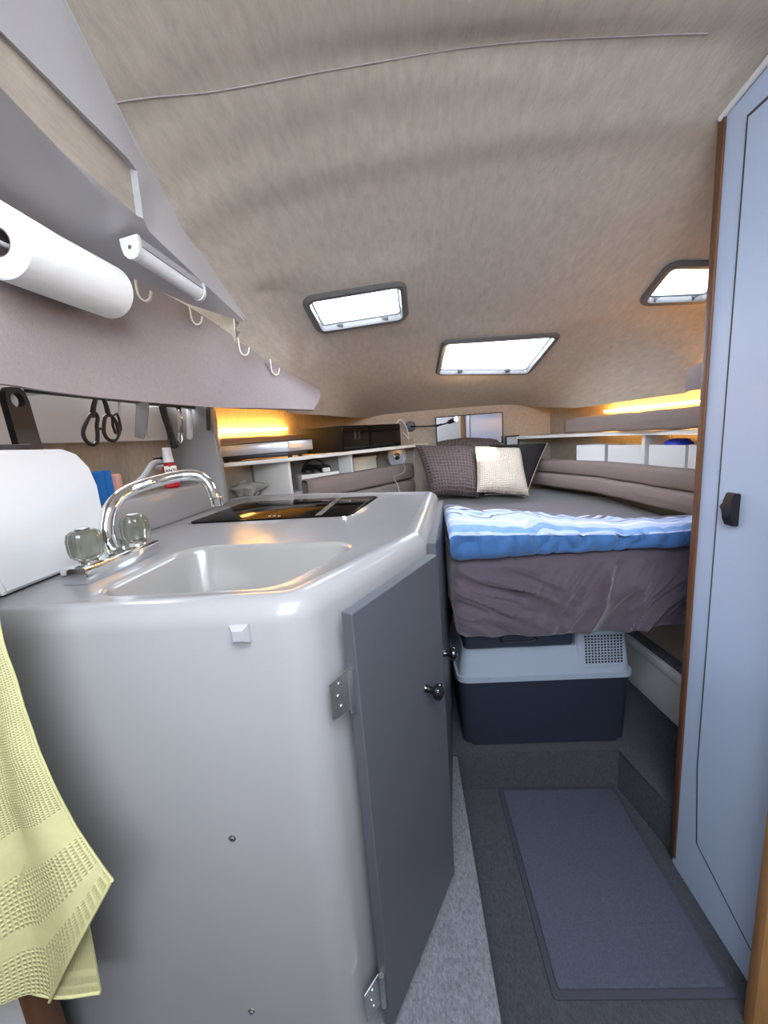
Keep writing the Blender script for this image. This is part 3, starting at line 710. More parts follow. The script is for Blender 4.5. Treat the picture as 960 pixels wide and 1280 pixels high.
def UY(pts, x=UX): y0 = PX(sum(p[0] for p in pts)/len(pts), 520, x).y; return [PY(*p, y0) for p in pts]
sc = thing('scissors', 'kitchen scissors with two black looped handles hanging blades up', 'scissors', U(125, 530))
def loop_pts(c, pts): return smooth_path([U(*p) for p in pts]+[U(*pts[0])], 5)[:-1]
tube('handle', loop_pts(0, [(112, 520), (108, 528), (104, 540), (107, 550), (115, 556), (121, 553), (122, 543), (121, 532), (122, 522), (118, 516)]), .0052, 'black_plastic', sc, 10, True)
tube('handle', loop_pts(0, [(131, 522), (130, 530), (130, 540), (134, 548), (141, 551), (146, 548), (148, 540), (146, 530), (141, 522), (136, 518)]), .0052, 'black_plastic', sc, 10, True)
bm = bmesh.new(); bm_tube(bm, [U(115, 521), U(117, 508), U(121, 494)], [.007, .0065, .005], 10); bm_tube(bm, [U(136, 521), U(133, 508), U(128, 494)], [.007, .0065, .005], 10); bm_tube(bm, [U(122, 536), U(131, 536)], .004, 8); from_bm('shank', bm, 'black_plastic', sc)
bm = bmesh.new(); slab(bm, [U(119, 497), U(130, 497), U(127, 478), U(124, 470), U(121, 478)], (1, 0, 0), .003); from_bm('blade', bm, 'brushed', sc)
s2 = thing('small_scissors', 'small black handled scissors hanging behind the larger ones', 'scissors', U(147, 530, -.89))
tube('handle', [U(*p, -.89) for p in [(140, 520), (141, 532), (144, 541), (149, 544), (151, 536), (149, 524), (146, 517)]], .004, 'black_plastic', s2, 8, True)
tube('grip', [U(148, 500, -.89), U(149, 515, -.89), U(151, 530, -.89)], .005, 'brushed', s2, 8)
bm = bmesh.new(); g0 = UY([(170, 503), (186, 503), (183, 546), (179, 549), (168, 546)]); slab(bm, g0, (0, 1, 0), .004, .001)
o = from_bm('scraper', bm, 'clear_plastic'); tag(o, 'clear plastic scraper hanging next to the scissors', 'scraper')
kn = thing('kitchen_knife', 'kitchen knife with thick curved black handle hanging blade up', 'knife', U(215, 540))
tube('handle', smooth_path([U(202, 505), U(206, 520), U(211, 535), U(216, 550), U(219, 560)], 5), [.012]*8+[.0115]*8+[.0135]*4+[.010], 'black_plastic', kn, 12)
bm = bmesh.new(); slab(bm, [U(198, 508), U(206, 508), U(203, 480), U(197, 484)], (1, 0, 0), .0025); from_bm('blade', bm, 'brushed', kn)
pe = thing('peeler', 'chrome vegetable peeler hanging beside the black knife handle', 'peeler', U(224, 525))
bm = bmesh.new(); slab(bm, UY([(219, 504), (226, 504), (229, 541), (223, 541)]), (0, 1, 0), .008, .002); from_bm('handle', bm, 'chrome', pe)
tube('tip_loop', [U(224, 541), U(223, 550), U(226, 554), U(228, 550), U(227, 541)], .0016, 'brushed', pe, 6)
for k, (q_, lab, nm) in enumerate([([(233, 505), (239, 505), (240, 546), (238, 550), (233, 549)], 'slim rounded white utensil handle hanging next to the peeler', 'white_utensil'), ([(243, 505), (251, 505), (254, 543), (245, 545)], 'broad square-ended white utensil handle hanging near the post', 'white_utensil')]):
    bm = bmesh.new(); slab(bm, UY(q_), (0, 1, 0), .009, .002); tag(from_bm(nm, bm, 'white_plastic'), lab, 'utensil')
dk = thing('paring_knife', 'narrow dark handled paring knife hanging last on the rail', 'knife', U(262, 525, -.80))
bm = bmesh.new(); slab(bm, UY([(257, 504), (262, 504), (262, 538), (258, 538)], -.79), (0, 1, 0), .008, .002); from_bm('handle', bm, 'dark_brown', dk)
bm = bmesh.new(); slab(bm, UY([(262.3, 504), (266, 504), (265, 538), (262.6, 546)], -.79), (0, 1, 0), .003); from_bm('blade', bm, 'brushed', dk)
# white post closing the galley recess
struct(prism('trim_3', [(-.99, 1.652), (-.782, 1.652), (-.782, 1.70), (-.99, 1.70)], 1.10, 1.56, 'gelcoat', None, .006))

# valance
VT = [Vector((-.665, .50, 1.745)), Vector((-.655, .80, 1.745)), PX(168, 348, -.63), PX(237, 384, -.59), PX(298, 424, -.505), PX(338, 453, -.465), PX(400, 487, -.355)]
VB = [PX(-80, 476, -.65), PX(0, 480, -.645), PX(60, 489, -.645), PX(140, 498, -.63), PX(265, 509, -.565), PX(330, 510, -.46), PX(391, 512, -.352)]
VT = smooth_path(VT, 6); VB = smooth_path(VB, 6)
def val(u, v):
    a = lerp_line(VT, u); b_ = lerp_line(VB, u); p = a.lerp(b_, v)
    p.x += .010*math.sin(v*math.pi)+.004*math.sin(u*14)*v + .003*noise.noise(Vector((u*8, v*3, 1))); return p
tag(grid('valance', val, 70, 14, 'valance_fabric', None, .012), 'mauve grey fabric valance hanging along the side above the galley', 'valance')
# J hooks
HK = [((169, 349), -.612), ((237, 383), -.575), ((298, 424), -.492), ((338, 451), -.452)]
HKL = ['cream J hook right beside the end of the paper roll', 'white J hook on the valance below the tube light', 'white J hook just past the tip of the window surround', 'small white J hook nearest the end of the valance']
for (px, x), lab in zip(HK, HKL):
    p = PX(*px, x); s_ = .048
    path = [p+Vector((0, 0, .004)), p+Vector((0, 0, -s_*.55)), p+Vector((.003, .002, -s_*.85)), p+Vector((.012, .007, -s_)), p+Vector((.021, .012, -s_*.85)), p+Vector((.025, .015, -s_*.5))]
    path = smooth_path(path, 4); bm = bmesh.new(); wd = Vector((-.3, .95, 0)).normalized()*.0058
    rows = []
    for i, q_ in enumerate(path):
        tg = (path[min(i+1, len(path)-1)]-path[max(i-1, 0)]).normalized(); n_ = tg.cross(wd).normalized()*.0016
        rows.append([bm.verts.new(q_+a) for a in (wd+n_, wd-n_, -wd-n_, -wd+n_)])
    for a, b_ in zip(rows, rows[1:]):
        for i in range(4): bm.faces.new((a[i-1], a[i], b_[i], b_[i-1]))
    bm.faces.new(rows[0]); bm.faces.new(rows[-1][::-1])
    tag(from_bm('hook', bm, 'cream_plastic'), lab, 'hook', 'hooks along the valance')
# paper towel roll
pr = thing('paper_towel_roll', 'white embossed kitchen paper roll hanging under the window surround', 'paper towel', (-.58, .76, 1.62))
ra = PX(-4, 302, -.578); rb_ = PX(139, 366, -.578); ax = (rb_-ra); Lr = ax.length; ax.normalize()
bm = bmesh.new(); R_ = .0505; N_ = 40; u_ = ax.orthogonal().normalized(); v_ = ax.cross(u_)
prof_r = [(.021, .004), (.021, 0), (R_-.003, 0), (R_, .003), (R_+.0005, Lr*.5), (R_, Lr-.006), (R_-.006, Lr), (.021, Lr), (.021, Lr-.004)]
rings = [[bm.verts.new(ra+ax*h+r_*(u_*math.cos(2*math.pi*k/N_)+v_*math.sin(2*math.pi*k/N_))) for k in range(N_)] for r_, h in prof_r]
for a, b_ in zip(rings, rings[1:]):
    for k in range(N_): bm.faces.new((a[k], a[(k+1) % N_], b_[(k+1) % N_], b_[k]))
from_bm('paper', bm, 'paper', pr, 40)
bm = bmesh.new()
rings = [[bm.verts.new(ra+ax*h+r_*(u_*math.cos(2*math.pi*k/24)+v_*math.sin(2*math.pi*k/24))) for k in range(24)] for r_, h in [(.0205, .001), (.0205, Lr-.001), (.0185, Lr-.001), (.0185, .001)]]
for a, b_ in zip(rings, rings[1:]+rings[:1]):
    for k in range(24): bm.faces.new((a[k], a[(k+1) % 24], b_[(k+1) % 24], b_[k]))
from_bm('cardboard_core', bm, 'cardboard', pr, 40)
bm = bmesh.new(); bm_tube(bm, smooth_path([ra-ax*.03+Vector((-.03, 0, .055)), ra-ax*.03, ra, rb_, rb_+ax*.014, rb_+ax*.014+Vector((-.04, .0, .058))], 5), .004, 10); from_bm('holder_rod', bm, 'white_plastic', pr)
# tube light on the soffit of the moulding
tl = thing('tube_light', 'slim white tube light fixed beneath the window surround', 'light', PX(205, 338, -.5))
ta = PX(163, 309, -.512); tb = PX(249, 366, -.492); tq = (tb-ta).normalized(); up_ = Vector((-.10, 0, 1)); up_ = (up_-tq*up_.dot(tq)).normalized(); sd = tq.cross(up_).normalized()
def tl_sec(name, prof, s0, s1, m_):
    bm = bmesh.new(); Lx = (tb-ta).length
    a = [bm.verts.new(ta+tq*(s0*Lx)+sd*x+up_*z) for x, z in prof]; b_ = [bm.verts.new(ta+tq*(s1*Lx)+sd*x+up_*z) for x, z in prof]
    bm.faces.new(a); bm.faces.new(b_[::-1])
    for i in range(len(a)): bm.faces.new((a[i-1], a[i], b_[i], b_[i-1]))
    return from_bm(name, bm, m_, tl, 40)
cap = [(-.020, .020), (.020, .020), (.020, .004), (.0175, -.010), (.010, -.019), (0, -.0215), (-.010, -.019), (-.0175, -.010), (-.020, .004)]
tl_sec('diffuser', [(x*.88, min(z, 0)*.9) for x, z in cap if z < .01], .03, .97, 'white_plastic')
tl_sec('housing', [(-.0185, .018), (.0185, .018), (.0185, .002), (-.0185, .002)], .03, .97, 'silver')
c1_ = tl_sec('end_cap', cap, 0, .035, 'white_plastic'); tl_sec('end_cap', cap, .965, 1, 'white_plastic')
lathe('pin', [(.004, 0), (.004, .002), (.001, .0025)], ta-tq*.0, 'brushed', tl, -tq, 12)
for t in (.38, .68):
    p = ta+(tb-ta)*t+sd*0; bm = bmesh.new(); bm_box(bm, p.x-.006, p.x+.018, p.y-.005, p.y+.005, p.z+.0165, p.z+.0185); from_bm('clip', bm, 'brushed', tl)

# ================================================================== PORT SHELF
SZ = 1.268
SL = [PY(275, 580, 1.80), PY(364, 577, 1.90), PY(440, 559, 2.20), PY(535, 546, 2.70)]
SL = [Vector((p.x, p.y)) for p in SL]
ps = thing('side_shelf', 'white boarded shelf unit along the side behind the galley', 'shelf', (-.5, 2.2, 1.05))
HBK = [Vector((-.40, 2.70)), Vector((-.50, 2.55)), Vector((-.81, 2.12)), Vector((-.965, 1.76))]
prism('shelf_board', SL + [Vector((.157, 2.75)), Vector((-.33, 2.75))] + HBK[1:], SZ-.018, SZ, 'white_board', ps, .002)
lowp = [p+Vector((-.105, .092)) for p in SL]; lowp[-1] = Vector((.03, 2.75))
prism('lower_board', lowp + [Vector((-.33, 2.75))] + HBK[1:], 1.065, 1.08, 'white_board', ps, .002)
def divider(px, y, ln, ang, mname='white_board'):
    p = PY(px, 585, y+.02); q_ = Vector((math.cos(ang), math.sin(ang))); n_ = Vector((-q_.y, q_.x))*.007; a = Vector((p.x, p.y)); b_ = a+q_*ln
    prism('divider', [a-n_, b_-n_, b_+n_, a+n_], 1.08, SZ-.018, mname, ps, .001)
divider(362, 1.915, .26, math.radians(150), 'white_board'); divider(440.5, 2.215, .30, math.radians(150), 'white_board')
bm = bmesh.new(); a = PY(295, 585, 2.12); b_ = PY(362, 585, 2.03)
slab(bm, [(a.x, a.y, 1.081), (b_.x, b_.y, 1.081), (b_.x, b_.y, 1.249), (a.x, a.y, 1.249)], (0, 1, 0), .008); from_bm('back_panel', bm, 'grey_board', ps)
bm = bmesh.new(); a = PY(364, 585, 2.18); b_ = PY(440, 585, 2.30)
slab(bm, [(a.x, a.y, 1.081), (b_.x, b_.y, 1.081), (b_.x, b_.y, 1.249), (a.x, a.y, 1.249)], (0, 1, 0), .008); from_bm('back_panel', bm, 'grey_board', ps)
# padded ledge and LED strip behind
PLp = [Vector((-.90, 1.78)), Vector((-.72, 2.12)), Vector((-.42, 2.56))]
tag(cushion_strip('padded_ledge', PLp, SZ+.002, SZ+.115, .055, 1, 'bolster_fabric'), 'brown padded ledge at the back of the galley-side shelf under the glow', 'padded ledge')
led = [Vector((p.x-.045, p.y+.022, SZ+.150)) for p in PLp]
tag(tube('led_strip', smooth_path([led[0], led[0].lerp(led[1], .5), led[1], led[1].lerp(led[2], .35)], 4), .006, 'led_warm', None, 8), 'glowing amber LED strip above the padded ledge behind the silver box', 'led strip')
# silver flat box
b0, b1, b2_ = PY(272, 572, 1.83), PY(362, 571, 1.905), PY(392, 564, 2.03)
dv = thing('media_player', 'flat silver box on black base lying on the galley-side shelf', 'electronics', ((b0.x+b1.x)/2, 1.95, SZ))
q3 = [Vector((b0.x, b0.y)), Vector((b1.x, b1.y)), Vector((b2_.x, b2_.y)), Vector((b0.x+.09, b0.y+.13))]
prism('base', offset_poly(q3, .012), SZ+.008, SZ+.028, 'black_plastic', dv, .002)
prism('cover', q3, SZ+.028, SZ+.078, 'silver', dv, .004)
prism('lid', offset_poly(q3, .003), SZ+.078, SZ+.083, 'black_plastic', dv, .001)
for t in ((.06, .02), (.94, .08), (.9, .6)):
    p = q3[0].lerp(q3[1], t[0]); p2 = q3[3].lerp(q3[2], t[0]); p = p.lerp(p2, t[1]+.1); lathe('foot', [(.010, 0), (.012, .009)], (p.x, p.y, SZ), 'black_plastic', dv, seg=14)
# black hi-fi boxes
A1 = PY(428, 556, 2.13); A2 = PY(462, 554, 2.33); A3 = PY(464, 554, 2.345); A4 = PY(501, 551, 2.565)
def hifi(P1, P2, dx, dy, zt, lab, knob):
    t_ = thing('stereo_box', lab, 'electronics', ((P1.x+P2.x)/2-dx/2, (P1.y+P2.y)/2, SZ), 'black boxes on the galley-side shelf')
    a = Vector((P1.x, P1.y)); b_ = Vector((P2.x, P2.y)); c = Vector((-dx, dy)); q_ = (b_-a).normalized(); n_ = Vector((q_.y, -q_.x))
    prism('cabinet', [a, b_, b_+c, a+c], SZ+.001, zt, 'black_grain', t_, .003)
    bm = bmesh.new(); a3 = a+q_*.006+n_*.001; b3 = b_-q_*.006+n_*.001
    slab(bm, [(a3.x, a3.y, SZ+.012), (b3.x, b3.y, SZ+.012), (b3.x, b3.y, zt-.012), (a3.x, a3.y, zt-.012)], (n_.x, n_.y, 0), .004); f_ = from_bm('front_panel', bm, 'black_gloss', t_)
    if knob:
        for s_, w_ in ((.40, .02), (.56, .012)):
            m1 = a.lerp(b_, s_)+n_*.0055; m2 = m1+q_*w_; bm = bmesh.new(); slab(bm, [(m1.x, m1.y, zt-.075), (m2.x, m2.y, zt-.075), (m2.x, m2.y, zt-.035), (m1.x, m1.y, zt-.035)], (n_.x, n_.y, 0), .002); from_bm('panel_window', bm, 'black_plastic', f_)
hifi(A1, A2, .235, .12, PY(428, 532, 2.13).z, 'black grained box with glossy front and small display next to silver box', True)
hifi(A3, A4, .19, .14, PY(464, 531, 2.345).z, 'black box with plain glossy front next to the white cable loop', False)
cb = smooth_path([PY(495, 530, 2.60), PY(499, 525, 2.60), PY(504, 527, 2.61), PY(509, 537, 2.62), PY(511, 549, 2.63), PY(508, 545, 2.64), PY(503, 540, 2.65)], 6)
tag(tube('cable', cb, .004, 'white_plastic', None, 8), 'white cable loop standing at the end of the black boxes', 'cable')
# in the shelf compartments
tray = box('cable_tray', -.60, -.38, 2.13, 2.23, 1.081, 1.165, 'white_board', None, .003, rot=.62); tag(tray, 'white tray in the middle compartment under black gadgets', 'tray')
tp = Vector((-.49, 2.18, 1.166))
gd = thing('headset', 'tangled black headset and cables heaped on the white tray', 'electronics', tp)
lathe('ear_cup', [(.012, 0), (.032, .006), (.036, .018), (.026, .034), (.01, .04)], tp+Vector((.045, .02, 0)), 'black_gloss', gd, (-.2, -.3, 1), 20)
lathe('ear_pad', [(.014, 0), (.034, .006), (.034, .016), (.02, .024)], tp+Vector((-.045, -.02, 0)), 'black_plastic', gd, (.2, .1, 1), 20)
tube('headband', smooth_path([tp+Vector((-.075, -.03, .01)), tp+Vector((-.06, 0, .05)), tp+Vector((-.01, .02, .075)), tp+Vector((.04, .03, .045))], 6), .006, 'black_plastic', gd, 8)
bm = bmesh.new()
for k in range(4):
    ps_ = [tp+Vector((random.uniform(-.08, .07), random.uniform(-.03, .03), random.uniform(.004, .045))) for _ in range(6)]; bm_tube(bm, smooth_path(ps_, 5), .003, 6)
from_bm('cable_tangle', bm, 'black_plastic', gd)
pl_ = PY(410, 592, 2.0); tag(box('charger', tp.x+.035, tp.x+.075, tp.y-.03, tp.y-.004, 1.1662, 1.19, 'white_plastic', None, .004, rot=.5), 'small white charger block resting on the cable tray', 'charger')
pz = PY(275, 600, 1.86)
def crum(u, v):
    a = 2*math.pi*u; s_ = math.sin(math.pi*v); r_ = .042*(1+.8*noise.noise(Vector((math.cos(a)*2, math.sin(a)*2, v*4))))
    return Vector((-.80+r_*1.5*s_*math.cos(a), 1.96+r_*s_*math.sin(a), 1.082+.042*(1-math.cos(math.pi*v))*(1+.2*noise.noise(Vector((math.cos(a)*3, v*5, 2)))))) 
tag(grid('crumpled_bag', crum, 28, 16, 'clutter_grey', None), 'crumpled grey cloth bag in the shelf compartment by the post', 'bag')
cbx = PY(456, 580, 2.48)
tb_ = thing('storage_box', 'small cream box on the galley-side shelf below the black boxes', 'box', (cbx.x-.03, cbx.y+.02, 1.081))
bm = bmesh.new(); a = PY(443, 585, 2.42); b_ = PY(471, 585, 2.55); av = Vector((a.x, a.y)); bv2 = Vector((b_.x, b_.y)); nq = (bv2-av).normalized(); nn2 = Vector((-nq.y, nq.x))*.09
zt = PY(457, 571, 2.48).z
bm_prism(bm, [av, bv2, bv2+nn2, av+nn2], 1.081, zt-.003, .003); from_bm('box_body', bm, 'cream_plastic', tb_)
prism('box_rim', [av-nq*.003-nn2*.03, bv2+nq*.003-nn2*.03, bv2+nq*.003+nn2*1.03, av-nq*.003+nn2*1.03], zt-.012, zt, 'cream_plastic', tb_, .002)
# round chrome lamp
lp_c = PY(496, 570.5, 2.60); rl = thing('chrome_lantern', 'round chrome lantern standing between cream box and waffle pillow', 'lantern', (lp_c.x, lp_c.y, 1.081))
axl = Vector((.55, -.83, .05)).normalized()
lathe('housing', [(.02, -.06), (.045, -.05), (.064, -.015), (.068, 0), (.064, .004), (.054, -.004), (.002, -.012)], lp_c, 'chrome', rl, axl, 32)
lathe('reflector', [(.050, -.002), (.040, -.001), (.030, -.004), (.024, .002), (.012, .006), (.001, .007)], lp_c, 'chrome', rl, axl, 10, smooth=15)
lathe('rim', [(.066, .000), (.071, .003), (.067, .009), (.056, .007), (.055, .001)], lp_c, 'silver', rl, axl, 32)
lathe('stand', [(.045, 0), (.045, .008), (.015, .012), (.015, lp_c.z-1.081-.055)], (lp_c.x-.0, lp_c.y+.03, 1.081), 'black_plastic', rl)
tag(tube('cable', smooth_path([PY(504, 578, 2.47), PY(506, 588, 2.44), PY(500, 593, 2.36), PY(492, 597, 2.32), PY(497, 606, 2.30), PY(500, 618, 2.29)], 6), .003, 'clutter_grey', None, 6), 'thin grey cable trailing from the lantern over the bolster', 'cable')
tag(tube('cable', smooth_path([PY(515, 548, 2.68), PY(518, 560, 2.62), PY(517, 575, 2.56), PY(521, 592, 2.5), PY(526, 610, 2.42)], 6), .0025, 'clutter_grey', None, 6), 'thin cable hanging from the reading lamp down beside the waffle pillow', 'cable')
# port bolsters (two stacked rolls)
BLp = [PY(385, 607, 1.965), PY(440, 592, 2.19), PY(516, 578, 2.66)]
BLp = [Vector((p.x+.015, p.y-.01)) for p in BLp]
tag(cushion_strip('bolster', BLp, 1.046, 1.150, .10, 1, 'bolster_fabric'), 'upper brown bolster cushion along the galley-side shelf', 'bolster')
tag(cushion_strip('bolster', BLp, .935, 1.043, .11, 1, 'bolster_fabric'), 'lower brown bolster cushion along the galley-side shelf, tucked against the mattress', 'bolster')

# reading lamp on the front wall
la = PY(513, 533, 2.76); rd = thing('reading_lamp', 'black gooseneck reading lamp mounted on the front wall beside the mirror', 'lamp', (la.x, 2.765, la.z-.03))
lathe('wall_disc', [(.034, 0), (.034, .016), (.030, .022), (.004, .024)], (la.x, 2.768, la.z), 'black_plastic', rd, (0, -1, 0), 28)
hd0 = PY(562, 527.5, 2.30); hd1 = PY(570, 524, 2.25)
tube('gooseneck', smooth_path([Vector((la.x, 2.745, la.z)), PY(528, 533, 2.66), PY(545, 532, 2.48), PY(555, 530, 2.37), hd0], 8), .0045, 'black_plastic', rd, 8)
tube('lamp_head', [hd0-(hd1-hd0)*.2, hd0, hd1], [.008, .012, .013], 'black_plastic', rd, 14)
pil_spot = PY(603, 566, 2.36)
dirl = (hd1-hd0).normalized()
lathe('led_lens', [(.010, 0), (.009, .003), (.003, .004)], hd1+dirl*.0002, 'lamp_warm', rd, dirl, 14)
spt = bpy.data.lights.new('reading_spot', 'SPOT'); spt.energy = 14; spt.color = (1, .80, .52); spt.spot_size = math.radians(26); spt.spot_blend = .5; spt.shadow_soft_size = .008
so = bpy.data.objects.new('reading_spot', spt); COL.objects.link(so); so.location = hd1+dirl*.01; so.rotation_euler = (pil_spot-hd1).to_track_quat('-Z', 'Y').to_euler()

# mirror
mq = [PY(545, 522, 2.755), PY(627, 516.5, 2.755), PY(627, 555, 2.755), PY(546, 560, 2.755)]
mx0, mx1, mz0, mz1 = mq[0].x, mq[1].x, 1.235, (mq[0].z+mq[1].z)/2
mi = thing('mirror', 'rectangular frameless-looking wall mirror with thin dark edge above the pillows', 'mirror', ((mx0+mx1)/2, 2.76, mz0))
box('glass', mx0, mx1, 2.748, 2.753, mz0, mz1, 'mirror_glass', mi, 0)
bm = bmesh.new(); e = .006
for a in ((mx0-e, mx0, mz0-e, mz1+e), (mx1, mx1+e, mz0-e, mz1+e), (mx0, mx1, mz1, mz1+e), (mx0, mx1, mz0-e, mz0)): bm_box(bm, a[0], a[1], 2.744, 2.768, a[2], a[3])
from_bm('frame', bm, 'dark_brown', mi)
# small dark picture frame
pf = PY(640, 552, 2.70); pfo = thing('photo_frame', 'small black photo frame standing at the end of wardrobe-side shelf', 'picture frame', (pf.x, 2.70, 1.20))
bm = bmesh.new(); fx, fz = pf.x, pf.z
for a in ((-.045, -.035, -.04, .04), (.035, .045, -.04, .04), (-.035, .035, .030, .04), (-.035, .035, -.04, -.030)): bm_box(bm, fx+a[0], fx+a[1], 2.69, 2.71, fz+a[2], fz+a[3])
from_bm('frame', bm, 'black_plastic', pfo); box('glass', fx-.035, fx+.035, 2.698, 2.704, fz-.03, fz+.03, 'silver', pfo, 0)

# ================================================================== STARBOARD SHELF
rs = thing('side_shelf', 'pale shelf unit along the wardrobe side above the bolsters', 'shelf', (1.05, 2.1, 1.06))
SRp = [PY(645, 545, 2.70), PY(700, 546, 2.42), PY(755, 545, 2.12), PY(805, 543, 1.88), PY(875, 540, 1.55)]
SRp = [Vector((p.x, p.y)) for p in SRp]; SRp.append(SRp[-1]+(SRp[-1]-SRp[-2])*.7)
ROUT = [Vector((1.34, SRp[-1].y)), Vector((1.29, 1.60)), Vector((1.10, 2.35)), Vector((.97, 2.75)), Vector((.70, 2.75))]
prism('shelf_board', SRp+ROUT, 1.248, 1.266, 'white_board', rs, .002)
prism('lower_board', [p+Vector((.02, .0)) for p in SRp[1:]]+ROUT[:4], 1.09, 1.10, 'white_board', rs, .001)
dvp = PY(804, 560, 1.905); prism('divider', [(dvp.x, dvp.y-.012), (dvp.x+.14, dvp.y+.03), (dvp.x+.14, dvp.y+.05), (dvp.x, dvp.y+.012)], 1.10, 1.248, 'white_board', rs, .001)
PRp = [PY(709, 532, 2.40), PY(760, 532, 2.14), PY(875, 532, 1.60)]; PRp = [Vector((p.x+.02, p.y)) for p in PRp]; PRp[-1] = PRp[-1]+(PRp[-1]-PRp[-2])*.40
pdo = cushion_strip('padded_ledge', PRp, 1.268, 1.352, .06, -1, 'bolster_fabric'); tag(pdo, 'long brown padded ledge standing on the wardrobe-side shelf', 'padded ledge')
ledr = [Vector((p.x+.085, p.y+.02, 1.372)) for p in PRp]
tag(tube('led_strip', smooth_path([ledr[0].lerp(ledr[1], .5), ledr[1], ledr[1].lerp(ledr[2], .5), ledr[2]], 6), .006, 'led_warm', None, 8), 'glowing amber LED strip behind the padded ledge of the wardrobe-side shelf', 'led strip')
# white boxes on the lower board
BXS = [((718, 753), (2.30, 2.16), 'white open storage box nearest the black pillow on wardrobe-side shelf'), ((757, 800), (2.14, 1.955), 'white open storage box just before the shelf divider'),
       ((808, 853), (1.86, 1.69), 'white open storage box holding a blue bag'), ((857, 890), (1.67, 1.57), 'white open storage box next to the wardrobe edge')]
for k, ((xa, xb), (ya, yb), lab) in enumerate(BXS):
    a = PY(xa, 560, ya); b_ = PY(xb, 560, yb); a = Vector((a.x+.012, a.y)); b_ = Vector((b_.x+.012, b_.y)); q_ = (b_-a).normalized(); n_ = Vector((-q_.y, q_.x)); n_ = n_ if n_.x > 0 else -n_
    zt = (PY(xa, 556, ya).z+PY(xb, 557, yb).z)/2
    bm = bmesh.new(); D = .12; th = .004
    P4 = [a, b_, b_+n_*D, a+n_*D]
    if sum(P4[i-1].x*P4[i].y-P4[i].x*P4[i-1].y for i in range(4)) < 0: P4 = P4[::-1]
    I4 = offset_poly(P4, th)
    lo = [bm.verts.new((p.x, p.y, 1.101)) for p in P4]; hi = [bm.verts.new((p.x, p.y, zt)) for p in P4]; ih = [bm.verts.new((p.x, p.y, zt)) for p in I4]; il = [bm.verts.new((p.x, p.y, 1.106)) for p in I4]
    bm.faces.new(lo[::-1]); bm.faces.new(il)
    for i in range(4):
        bm.faces.new((lo[i-1], lo[i], hi[i], hi[i-1])); bm.faces.new((hi[i-1], hi[i], ih[i], ih[i-1])); bm.faces.new((ih[i-1], ih[i], il[i], il[i-1]))
    tag(from_bm('storage_box', bm, 'white_plastic'), lab, 'box', 'white boxes on the wardrobe-side shelf')
    if k == 2:
        cc = (a+b_)/2+n_*.06; hl = (b_-a).length/2-.012
        def bag(u, v):
            t = 2*math.pi*u; s_ = math.sin(math.pi*v)**.38; z = 1.107+(zt-1.107+.020)*(1-math.cos(math.pi*v))/2
            rr = 1+.12*noise.noise(Vector((math.cos(t)*2, math.sin(t)*2, v*5)))
            w_ = 1 if v < .6 else 1
            p = cc+q_*(hl*s_*rr*math.cos(t)*.93)+n_*(.05*s_*math.sin(t)*rr*.93); return Vector((p.x, p.y, z+.007*noise.noise(Vector((math.cos(t)*4, math.sin(t)*4, v*9)))*(1 if v > .5 else 0)))
        tag(grid('plastic_bag', bag, 36, 20, 'blue_bag'), 'crumpled bright blue bag stuffed in a white storage box', 'bag')
# wardrobe-side bolsters
BRp = [PY(672, 570, 2.68), PY(765, 573, 2.13), PY(876, 579, 1.58)]; BRp = [Vector((p.x, p.y)) for p in BRp]; BRp.append(BRp[-1]+(BRp[-1]-BRp[-2])*.45)
tag(cushion_strip('bolster', BRp, 1.040, 1.118, .085, -1, 'bolster_fabric'), 'upper beige bolster cushion below the white boxes on the wardrobe side', 'bolster')
tag(cushion_strip('bolster', [p+Vector((-.012, 0)) for p in BRp], .960, 1.040, .10, -1, 'bolster_fabric'), 'lower beige bolster cushion beside the sheet on the wardrobe side', 'bolster')
# short valance on wardrobe side
bm = bmesh.new(); a, b_ = PY(857, 463, 1.53), PY(857, 489, 1.53)
slab(bm, [a, a+Vector((.06, -.30, .09)), b_+Vector((.06, -.30, .0)), b_], (1, .1, 0), .012, .002); tag(from_bm('valance', bm, 'valance_fabric'), 'short grey fabric valance peeking out beside the wardrobe', 'valance')
# locker base on the right with white recessed panel
lk = thing('locker_base', 'low white locker front with recessed panel and carpeted top beside the cooler', 'locker', (1.1, 1.5, .157))
KP = [Vector((1.005, 1.04)), Vector((.945, 1.80)), Vector((.94, 2.4))]
prism('carpet_top', [KP[0]+Vector((.01, 0)), (1.27, 1.04), (1.24, 1.66), (1.05, 2.4), KP[2]+Vector((.01, 0)), KP[1]+Vector((.01, 0))], .1575, .362, 'carpet_light', lk, .004)
kq = (KP[1]-KP[0]).normalized(); kn_ = Vector((-kq.y, kq.x)); kn_ = kn_ if kn_.x < 0 else -kn_
def kpan(name, s0, s1, z0, z1, th, m_, off=0):
    a = KP[0]+kq*s0+kn_*off; b_ = KP[0]+kq*s1+kn_*off; bm = bmesh.new(); slab(bm, [(a.x, a.y, z0), (b_.x, b_.y, z0), (b_.x, b_.y, z1), (a.x, a.y, z1)], (kn_.x, kn_.y, 0), th, .002); return from_bm(name, bm, m_, lk)
kpan('front_panel', .0, .77, .16, .372, .012, 'panel_white'); 
for s0, s1, z0, z1 in ((.30, .345, .162, .37), (.30, .77, .335, .371)): kpan('raised_border', s0, s1, z0, z1, .007, 'panel_white', .012)
tag(prism('lining_panel', [(1.07, 1.05), (1.12, 1.05), (1.06, 1.82), (1.05, 2.3), (1.01, 2.3), (1.01, 1.8)], .363, .630, 'cream_fabric', None, .004), 'beige fabric panel rising behind the locker under the berth', 'panel')

